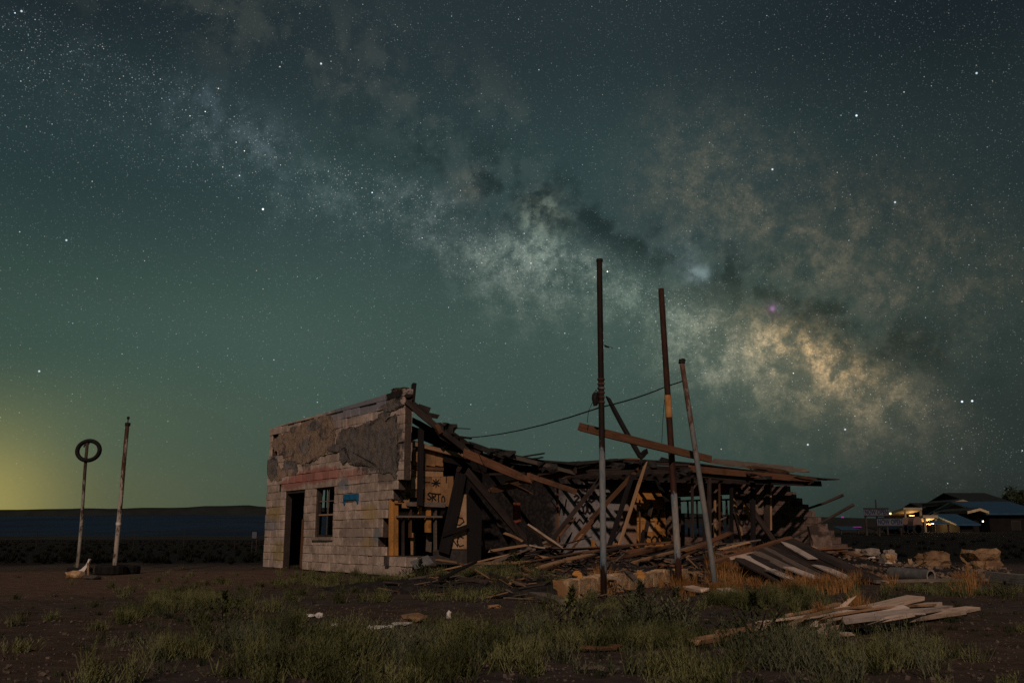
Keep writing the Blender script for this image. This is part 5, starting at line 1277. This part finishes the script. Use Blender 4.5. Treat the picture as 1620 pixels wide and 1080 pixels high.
def gable_roof(px0, px1, pyc, pye, Dp, label):
    """A gable end lit from below by a lamp under its eave."""
    a, b_ = at(px0, pye, Dp), at(px1, pye, Dp); c_ = at((px0 + px1) / 2 + 3, pyc, Dp); zb = at(px0, 843, Dp).z - .5
    root = empty('gabled_hut', V(((a.x + b_.x) / 2, Dp, zb))); tag(root, label, 'hut', 'huts with lamp-lit gables')
    mb = MB(); mb.box(a.x + .4, b_.x - .4, Dp + 1.2, Dp + 7, zb, a.z - .02); mb.build('wall', 'far_wall', root, (a.x, Dp, zb))
    for (p_, q_) in ((a, c_), (c_, b_)):
        mb = MB(); mb.hexa([p_ + V((0, 0, 0)), q_, q_ + V((0, 7, 0)), p_ + V((0, 7, 0)), p_ + ez * .3, q_ + ez * .3, q_ + V((0, 7, .3)), p_ + V((0, 7, .3))]); mb.build('roof_slope', 'far_green_roof', root, p_)
        mb = MB(); mb.hexa([p_ + V((0, -.12, -.02)), q_ + V((0, -.12, -.02)), q_ + V((0, -.01, -.02)), p_ + V((0, -.01, -.02)), p_ + V((0, -.12, .2)), q_ + V((0, -.12, .2)), q_ + V((0, -.01, .2)), p_ + V((0, -.01, .2))]); mb.build('barge_board', 'far_cream', root, p_)
    lp = c_ + V((-.3, -1.0, -1.0)); mb = MB(); mb.tube([lp - ez * .06, lp + ez * .06], .07, 8); mb.build('lamp', 'lamp_warm', root, lp)
    mb = MB(); mb.tube([lp + ez * .06, lp + V((0, .95, .35))], .03, 6); mb.build('lamp_arm', 'black_metal', root, lp)
    li = bpy.data.lights.new('lamp_light', 'POINT'); li.energy = 24; li.color = (1, .72, .42); li.shadow_soft_size = .1; lo2 = bpy.data.objects.new('lamp_light', li); COL.objects.link(lo2); setpos(lo2, lp + V((0, -.25, .0)), root)
gable_roof(1504, 1536, 793, 797.5, 100, 'lamp-lit cream gable peeping over the dark roofs')
gable_roof(1530, 1564, 807, 812, 88, 'lamp-lit cream gable between the two blue roofs')
def canopy(px0, px1, py_t, py_b, Dp, label, energy, ppx):
    a, b_ = at(px0, py_b, Dp), at(px1, py_t + 3, Dp); zb = at(px0, 843, Dp).z - .4; t = at(px0, py_t, Dp).z
    root = empty('lit_canopy', V(((a.x + b_.x) / 2, Dp, zb))); tag(root, label, 'canopy')
    mb = MB(); mb.hexa([V((a.x, Dp, t - .25)), V((b_.x, Dp, t - .25)), V((b_.x, Dp + 5, t - .75)), V((a.x, Dp + 5, t - .75)), V((a.x, Dp, t)), V((b_.x, Dp, t)), V((b_.x, Dp + 5, t - .5)), V((a.x, Dp + 5, t - .5))]); mb.build('roof', 'far_cream', root, (a.x, Dp, t))
    mb = MB(); mb.box(a.x, b_.x, Dp + 5.02, Dp + 5.2, zb, t - .3); mb.build('back_wall', 'far_wall', root, (a.x, Dp, zb))
    for xx in (at(ppx, py_b, Dp).x, a.x + .2):
        mb = MB(); mb.box(xx - .08, xx + .08, Dp + .1, Dp + .26, zb, t - .26); mb.build('post', 'far_cream', root, (xx, Dp, zb))
    lp = V(((a.x + b_.x) / 2 + .5, Dp + 1.6, t - .75)); mb = MB(); mb.box(lp.x - .25, lp.x + .25, lp.y - .06, lp.y + .06, lp.z - .03, lp.z + .03); mb.build('lamp', 'lamp_warm', root, lp)
    li = bpy.data.lights.new('lamp_light', 'POINT'); li.energy = energy; li.color = (1, .60, .22); li.shadow_soft_size = .12; lo2 = bpy.data.objects.new('lamp_light', li); COL.objects.link(lo2); setpos(lo2, lp - ez * .12, root)
    mb = MB(); mb.box(a.x, b_.x, Dp + 4.6, Dp + 5.0, zb, zb + (t - zb) * .55); mb.build('counter', 'far_wall', root, (a.x, Dp + 4, zb))
canopy(1461, 1484, 814.5, 825, 86, 'bright orange-lit canopy with white post beside the wagon', 230, 1482)
canopy(1430, 1459, 802.5, 812, 96, 'dim yellow-lit canopy behind the NOW OPEN signs', 90, 1458)
# roadside banners
def sign(px0, px1, py0, py1, Dp, text, label):
    a, b_ = at(px0, py1, Dp), at(px1, py0, Dp); zb = at(px0, 843, Dp).z - .5
    root = empty('roadside_sign', V(((a.x + b_.x) / 2, Dp, zb))); tag(root, label, 'sign')
    mb = MB(); mb.box(a.x, b_.x, Dp, Dp + .05, a.z, b_.z); mb.build('panel', 'sign_face', root, a)
    mb = MB(); w_ = .09
    mb.box(a.x, b_.x, Dp - .03, Dp - .003, b_.z - w_, b_.z); mb.box(a.x, b_.x, Dp - .03, Dp - .003, a.z, a.z + w_); mb.build('frame', 'black_metal', root, a)
    for xx in (a.x + .15, b_.x - .15): mb = MB(); mb.box(xx - .06, xx + .06, Dp + .06, Dp + .18, zb, b_.z); mb.build('post', 'wood_dark', root, (xx, Dp, zb))
    fc = bpy.data.curves.new('lettering', 'FONT'); fc.body = text; fc.align_x = 'CENTER'; fc.align_y = 'CENTER'; fc.extrude = .01; fc.offset = .014; fc.size = 1.0
    fo = bpy.data.objects.new('lettering', fc); COL.objects.link(fo); fc.materials.append(MATS['sign_ink'])
    bpy.context.view_layer.update(); wdt = fo.dimensions.x
    k_ = (b_.x - a.x) * .92 / wdt; hz_ = (b_.z - a.z) * .62 / .70
    tm = bpy.data.meshes.new_from_object(fo.evaluated_get(bpy.context.evaluated_depsgraph_get())); bpy.data.objects.remove(fo)
    fo = link('lettering', tm, 'sign_ink'); fo['kind'] = 'stuff'
    fo.rotation_euler = (math.pi / 2, 0, 0); fo.scale = (k_, min(hz_, k_ * 1.5), 1); setpos(fo, ((a.x + b_.x) / 2, Dp - .02, (a.z + b_.z) / 2), root)
sign(1367, 1405.5, 803, 816.5, 72, 'NOW OPEN', 'upper NOW OPEN banner on posts beyond the rubble')
sign(1388, 1428, 818, 832.5, 70, 'NOW OPEN', 'lower NOW OPEN banner partly behind the wagon')
q = at(1386, 803, 73); mb = MB(); mb.tube([V((q.x, 73, 0)), V((q.x, 73, at(1386, 790, 73).z))], [.08, .05], 6); o = mb.build('sign_mast', 'wood_dark', None, V((q.x, 73, 0))); tag(o, 'thin mast standing behind the upper NOW OPEN banner', 'pole')
# barrel-topped wagon
def wagon(px0, px1, py0, pym, py1, Dp, label, name='barrel_wagon'):
    a, b_ = at(px0, py1, Dp), at(px1, pym, Dp); root = empty(name, V(((a.x + b_.x) / 2, Dp, a.z))); tag(root, label, 'wagon')
    mb = MB(); mb.box(a.x, b_.x, Dp, Dp + 3, a.z + .25, b_.z); mb.build('body', 'far_blue_roof', root, a)
    zt_ = at(px0, py0, Dp).z; n = 12; v = []; 
    for yy in (Dp - .1, Dp + 3.1):
        for i in range(n + 1):
            t = math.pi * i / n; v.append(V(((a.x + b_.x) / 2 - math.cos(t) * (b_.x - a.x) / 2, yy, b_.z + math.sin(t) ** .7 * (zt_ - b_.z))))
    f = [(i, i + 1, n + 2 + i, n + 1 + i) for i in range(n)] + [tuple(range(n, -1, -1)), tuple(range(n + 1, 2 * n + 2))]
    mb = MB(); mb.add(v, f); mb.build('barrel_top', 'far_pink', root, b_)
    for yy in (Dp - .12, Dp + 3):
        for xx in (a.x + .25, b_.x - .25):
            mb = MB(); mb.tube([V((xx, yy, a.z + .3)), V((xx, yy + .12, a.z + .3))], .34, 14); mb.build('wheel', 'rubber', root, (xx, yy, a.z))
wagon(1445, 1459, 817, 831, 843, 72, 'blue wagon with rounded pink top in the far yard')
wagon(1423, 1441, 818, 831, 842, 73, 'blue-sided low wagon half hidden by the lower banner')
# stall tables, lamps, far bits
for k, (px, py, Dp, mt, lab) in enumerate(((1475.7, 827, 80, 'lamp_white', 'tiny white lamp under the orange-lit canopy'), (1408.5, 812, 80, 'lamp_warm', 'small bright lamp right of the upper banner'), (1333, 817.5, 120, 'lamp_purple', 'faint purple lamp glow on the far hill'), (1356, 833, 110, 'lamp_purple', 'faint purple strip lamp low beyond the rubble'))):
    q = at(px, py, Dp); root = empty('yard_lamp', V((q.x, q.y, zg(q.x, q.y)))); tag(root, lab, 'lamp')
    mb = MB()
    if k == 3: mb.box(q.x - .5, q.x + .5, q.y, q.y + .1, q.z - .03, q.z + .03)
    elif k == 2: mb.box(q.x - .16, q.x + .16, q.y, q.y + .1, q.z - .09, q.z + .09)
    else: mb.tube([q - ez * .07, q + ez * .07], .08, 8)
    mb.build('bulb', mt, root, q); mb = MB(); mb.tube([V((q.x, q.y + .15, zg(q.x, q.y) - .1)), q + V((0, .15, 0))], .04, 6); mb.build('stand', 'black_metal', root, q)
for k, (px, py, w_, h_, mt, lab) in enumerate(((1345, 836, 30, 7, 'far_blue_roof', 'long dark blue tarpaulin stall low behind the stepped wall'), (1400, 838, 30, 9, 'far_wall', 'dark stall table under the lower banner'), (1492, 828, 22, 8, 'far_blue_roof', 'blue-covered stall right of the orange-lit canopy'))):
    q = at(px, py, 76); sc__ = 76 / F; root = empty('market_stall', V((q.x, 76, zg(q.x, 76)))); tag(root, lab, 'stall')
    mb = MB(); z1 = q.z + h_ * sc__ / 2; mb.hexa([V((q.x - w_ * sc__ / 2, 76, z1 - .25)), V((q.x + w_ * sc__ / 2, 76, z1 - .25)), V((q.x + w_ * sc__ / 2, 78, z1)), V((q.x - w_ * sc__ / 2, 78, z1)), V((q.x - w_ * sc__ / 2, 76, z1 - .2)), V((q.x + w_ * sc__ / 2, 76, z1 - .2)), V((q.x + w_ * sc__ / 2, 78, z1 + .05)), V((q.x - w_ * sc__ / 2, 78, z1 + .05))]); mb.build('cover', mt, root, q)
    for xx in (q.x - w_ * sc__ / 2 + .1, q.x + w_ * sc__ / 2 - .1): mb = MB(); mb.box(xx - .05, xx + .05, 76.1, 76.2, zg(xx, 76) - .1, z1 - .26); mb.build('leg', 'wood_dark', root, (xx, 76, 0))

# ------------------------------------------------------------------ vegetation
def leafmat(name, c1, c2, trans=.25):
    m, bs = newmat(name); p = wpos(); n = noi(p, 2.5, 4, .6); n2 = noi(p, 0.5, 3, .5)
    setin(bs.inputs['Base Color'], mixc(sstep(n + (n2 - .5) * .6, .35, .65), c1, c2)); bs.inputs['Roughness'].default_value = .8; bs.inputs['Specular IOR Level'].default_value = .2
    return m
leafmat('weed', (.06, .07, .027), (.20, .21, .09)); leafmat('sage', (.07, .085, .05), (.15, .16, .095)); leafmat('dry_grass', (.20, .095, .030), (.38, .20, .075)); leafmat('dim_scrub_leaf', (.006, .007, .005), (.015, .016, .011)); leafmat('bush', (.018, .024, .012), (.04, .05, .022))  # far bushes get a darkened colour in place of light fall-off
NR_ = np.random.default_rng(5)
def tufts(zones, spikes, hgt, lean, leaf, name, mat, label, cat, blade=False, seed=1, clump=None, spread=.08):
    """zones: (px0, px1, py0, py1, count, scale); every tuft is real geometry standing on the ground"""
    r = np.random.default_rng(seed); V_ = []; F_ = []; base = 0
    for (x0, x1, y0, y1, n, k) in zones:
        for _ in range(n):
            # elliptical spread inside the patch
            a, rr = r.uniform(0, 2 * math.pi), min(1.7, abs(r.normal(0, .75)))
            px, py = (x0 + x1) / 2 + (x1 - x0) / 2 * rr * math.cos(a), max(900, (y0 + y1) / 2 + (y1 - y0) / 2 * rr * math.sin(a))
            q = gpt(px, py); zb = zt(q.x, q.y) - .01; H = hgt * k * r.uniform(.5, 1.3)
            if 478 < px < 770 and 956 < py < 1003: continue
            if clump is not None and mnoise.noise(V((q.x * 1.1, q.y * 1.1, 4.2))) + .5 * mnoise.noise(V((q.x * 3.1, q.y * 3.1, 1.2))) < clump: continue
            ns = int(spikes * r.uniform(.6, 1.3))
            for _s in range(ns):
                ang, rad = r.uniform(0, 2 * math.pi), abs(r.normal(0, spread)) * k
                bx, by = q.x + rad * math.cos(ang), q.y + rad * math.sin(ang)
                h = H * r.uniform(.55, 1.1); la = r.normal(0, lean); lo_ = r.uniform(0, 2 * math.pi)
                tx, ty = math.cos(lo_) * abs(la) * h + (bx - q.x) * .7, math.sin(lo_) * abs(la) * h + (by - q.y) * .7
                if blade:
                    w_ = .004 * k + .002; mx, my = bx + tx * .35, by + ty * .35
                    ca_, sa_ = math.cos(lo_ + 1.57) * w_, math.sin(lo_ + 1.57) * w_
                    V_ += [(bx - ca_, by - sa_, zb), (bx + ca_, by + sa_, zb), (mx - ca_ * .8, my - sa_ * .8, zb + h * .6), (mx + ca_ * .8, my + sa_ * .8, zb + h * .6), (bx + tx, by + ty, zb + h)]
                    F_ += [(base, base + 1, base + 3, base + 2), (base + 2, base + 3, base + 4)]; base += 5
                else:
                    nl = 15; w_ = .003
                    V_ += [(bx - w_, by, zb), (bx + w_, by, zb), (bx + tx, by + ty, zb + h)]; F_.append((base, base + 1, base + 2)); base += 3
                    for j in range(nl):
                        t = (j + .6) / nl; cx, cy, cz = bx + tx * t * t, by + ty * t * t, zb + h * t
                        az = r.uniform(0, 2 * math.pi); ll = leaf * k * (1.2 - .85 * t) * r.uniform(.6, 1.3); upv = r.uniform(.5, 1.3)
                        ex, ey, ezz = cx + math.cos(az) * ll, cy + math.sin(az) * ll, cz + ll * upv
                        wx, wy = -math.sin(az) * ll * .085, math.cos(az) * ll * .085
                        mx, my, mz = (cx + ex) / 2, (cy + ey) / 2, (cz + ezz) / 2
                        V_ += [(cx, cy, cz), (mx + wx, my + wy, mz), (ex, ey, ezz), (mx - wx, my - wy, mz)]; F_.append((base, base + 1, base + 2, base + 3)); base += 4
    o = link(name, pyd(name, V_, F_), mat); return tag(o, label, cat, kind='stuff')
tufts([(180, 500, 925, 985, 90, .8), (330, 560, 955, 1010, 80, .9), (560, 900, 1000, 1065, 85, 1.25), (400, 640, 1000, 1070, 75, 1.25), (150, 260, 940, 1010, 30, .8), (480, 760, 905, 950, 150, .95), (640, 860, 900, 965, 130, 1.15),
       (860, 1000, 965, 1000, 50, 1.0), (970, 1110, 960, 1010, 50, 1.05), (820, 960, 975, 1040, 40, 1.0), (1000, 1330, 938, 972, 210, 1.0), (1180, 1340, 930, 960, 110, .9), (1330, 1500, 925, 948, 130, .85), (1480, 1640, 928, 948, 130, .85),
       (1150, 1320, 985, 1035, 70, 1.0), (1330, 1500, 1010, 1060, 60, .95), (1200, 1420, 1040, 1090, 70, 1.05), (60, 240, 905, 925, 60, .55), (240, 420, 905, 925, 40, .4), (400, 640, 895, 912, 60, .5), (870, 1060, 952, 966, 40, .6), (300, 900, 930, 1080, 90, .9), (120, 420, 1000, 1075, 40, .75), (150, 480, 920, 990, 150, .8), (200, 460, 905, 930, 80, .5), (420, 660, 900, 925, 90, .7), (250, 900, 960, 1070, 150, 1.1), (100, 1500, 1030, 1110, 230, 1.1), (0, 300, 930, 1060, 90, .7), (1300, 1640, 960, 1080, 120, .7), (850, 1250, 960, 1080, 150, .8)],
      20, .20, .26, .045, 'weeds', 'weed', 'dark green feathery weeds growing over the dirt', 'weeds', seed=2, clump=.18, spread=.06)
tufts([(470, 700, 912, 945, 90, .8), (620, 870, 915, 960, 130, 1.0), (440, 560, 908, 930, 60, .7), (850, 900, 935, 965, 30, 1.0)], 15, .21, .3, .05, 'wall_weeds', 'weed', 'dark weeds crowding the foot of the end wall and heap', 'weeds', seed=12, clump=0.0)
tufts([(480, 900, 990, 1070, 45, .9), (850, 960, 985, 1020, 10, 1.0), (980, 1030, 970, 1010, 8, 1.1), (1060, 1090, 975, 1000, 5, 1.1), (1180, 1330, 1000, 1080, 30, 1.1), (330, 480, 970, 1060, 22, .9), (1330, 1480, 1020, 1075, 14, .9), (200, 300, 960, 1060, 10, .7)],
      14, .24, .22, .05, 'sage_weeds', 'sage', 'paler grey-green upright weeds among the dark ones', 'weeds', seed=3)
tufts([(1150, 1260, 898, 928, 110, 1.0), (1240, 1400, 912, 932, 90, .8), (1120, 1170, 905, 930, 30, .9), (935, 975, 928, 952, 16, .7), (1055, 1095, 918, 942, 18, .7), (1330, 1380, 965, 985, 10, .7), (1270, 1340, 975, 995, 14, .6), (1510, 1550, 910, 938, 16, .9), (1240, 1360, 926, 938, 50, .7), (1040, 1240, 926, 942, 40, .5)],
      38, .30, .30, .05, 'dry_grass', 'dry_grass', 'orange dry grass around the fallen panel and pole feet', 'grass', blade=True, seed=4)
tufts([(0, 1620, 930, 1079, 300, .5), (100, 500, 915, 1000, 80, .5), (1330, 1640, 935, 1010, 120, .5), (0, 1620, 1000, 1079, 140, .4)], 20, .14, .45, .04, 'short_grass', 'bush', 'short dark grass thinly covering the dirt', 'grass', blade=True, seed=6)
# far scrub on the plain, too many to count, darkened in colour for fading light
r = np.random.default_rng(9); V_ = []; F_ = []
for _ in range(2600):
    y = 30 + 150 * r.uniform(0, 1) ** 1.6; x = r.uniform(-.75, .75) * y
    q = V((x, y, 0)) - A0
    if -1.5 < q.dot(eu) < LU + 1 and -1.5 < q.dot(ev) < LV + 1.5: continue
    if y < 36 and x > -7: continue
    if x > 15 and y > 62: continue
    zb = zg(x, y); s_ = r.uniform(.15, .5)
    for _k in range(44):
        az, el_ = r.uniform(0, 6.28), r.uniform(.1, 1.5); ln = s_ * r.uniform(.5, 1); b0_ = len(V_)
        dxx, dyy, dzz = math.cos(az) * math.cos(el_) * ln, math.sin(az) * math.cos(el_) * ln, math.sin(el_) * ln * .8
        w_ = .015 + .03 * s_; V_ += [(x + dxx * .3 - math.sin(az) * w_, y + dyy * .3 + math.cos(az) * w_, zb + dzz * .3), (x + dxx * .3 + math.sin(az) * w_, y + dyy * .3 - math.cos(az) * w_, zb + dzz * .3), (x + dxx, y + dyy, zb + dzz)]; F_.append((b0_, b0_ + 1, b0_ + 2))
o = link('dim_scrub', pyd('dim_scrub', V_, F_), 'dim_scrub_leaf'); tag(o, 'low bushes dotting the plain behind the ruin, coloured as unlit', 'dim_scrub', kind='stuff')
# distinct bushes and the far tree at the right edge
def bush(px, py, wd, ht, label, mat='weed', seed=1, name='bush', n=420):
    q = gpt(px, py); r = np.random.default_rng(seed); root = empty(name, q); tag(root, label, 'bush'); V_ = []; F_ = []
    mb = MB()
    for k in range(7):
        a = r.uniform(0, 6.28); mb.tube([q - ez * .03, q + V((math.cos(a) * wd * .2, math.sin(a) * wd * .2, ht * .4)), q + V((math.cos(a) * wd * .4, math.sin(a) * wd * .4, ht * .75))], [.012, .008, .003], 5)
    mb.build('stems', 'wood_dark', root, q)
    for k in range(n):
        a, rr, hz = r.uniform(0, 6.28), math.sqrt(r.uniform(0, 1)), r.uniform(.05, 1); env = math.sin(min(1, hz * 1.15 + .1) * math.pi) ** .5
        c_ = V((math.cos(a) * rr * wd / 2 * env, math.sin(a) * rr * wd / 2 * env, hz * ht)); az = r.uniform(0, 6.28); ll = r.uniform(.06, .12) * ht * 1.2
        d_ = V((math.cos(az) * ll, math.sin(az) * ll, ll * r.uniform(.2, 1.2))); w_ = V((-math.sin(az), math.cos(az), 0)) * ll * .2
        b0_ = len(V_); V_ += [tuple(c_), tuple(c_ + d_ * .5 + w_), tuple(c_ + d_), tuple(c_ + d_ * .5 - w_)]; F_.append((b0_, b0_ + 1, b0_ + 2, b0_ + 3))
    link('foliage', pyd('foliage', V_, F_), mat, root, q)
bush(815, 924, 1.1, .5, 'rounded dark bush below the tan boards of the heap', seed=1); bush(664, 932, .9, .45, 'dark bush at the right foot of the end wall', seed=2); bush(1015, 1000, .55, .42, 'upright grey-green bush on bare dirt left of the plank pile', 'sage', 3); bush(1072, 1000, .45, .38, 'grey-green bush just left of the tan boards in the weeds', 'sage', 4); bush(905, 1010, .5, .4, 'green bush right of the white litter', 'weed', 5); bush(1592, 945, .45, .22, 'low black-green bush in the grass at the right edge', 'bush', 6)
bush(1195, 1025, .6, .4, 'green bush before the left end of the plank pile', 'weed', 7); bush(352, 1000, .7, .35, 'green bush in the left foreground', 'weed', 8)
tq = at(1622, 842, 118); TR = empty('far_tree', V((tq.x, 118, 0))); tag(TR, 'dark tree at the right edge above the far hall', 'tree')
mb = MB(); mb.tube([V((tq.x, 118, 0)), V((tq.x + .3, 118, 3)), V((tq.x - .2, 118, 5.6))], [.3, .2, .06], 8); 
for a in (0, 2, 4): mb.tube([V((tq.x + .2, 118, 2.6)), V((tq.x + math.cos(a) * 1.6, 118 + math.sin(a), 4.6))], [.12, .04], 6)
mb.build('trunk', 'wood_dark', TR, V((tq.x, 118, 0))); V_ = []; F_ = []
cl = [(r.normal(0, 1.2), r.normal(0, .8), 4.6 + r.normal(0, .8), r.uniform(.5, 1.0)) for _ in range(26)]
for cx, cy, cz, cr in cl:
    for k in range(160):
        d_ = V((r.normal(), r.normal(), r.normal())).normalized() * cr * r.uniform(.4, 1); c_ = V((tq.x + cx, 118 + cy, cz)) + d_; s_ = .12
        b0_ = len(V_); V_ += [tuple(c_ + V((r.normal(), r.normal(), r.normal())) * s_) for _q in range(3)]; F_.append((b0_, b0_ + 1, b0_ + 2))
link('crown', pyd('crown', V_, F_), 'bush', TR)
sc.cycles.max_bounces = 4; sc.cycles.diffuse_bounces = 2; sc.cycles.glossy_bounces = 2; sc.cycles.transmission_bounces = 4; sc.cycles.transparent_max_bounces = 4
sc.cycles.caustics_reflective = False; sc.cycles.caustics_refractive = False
sc.cycles.use_denoising = False; sc.cycles.sample_clamp_indirect = 1.0
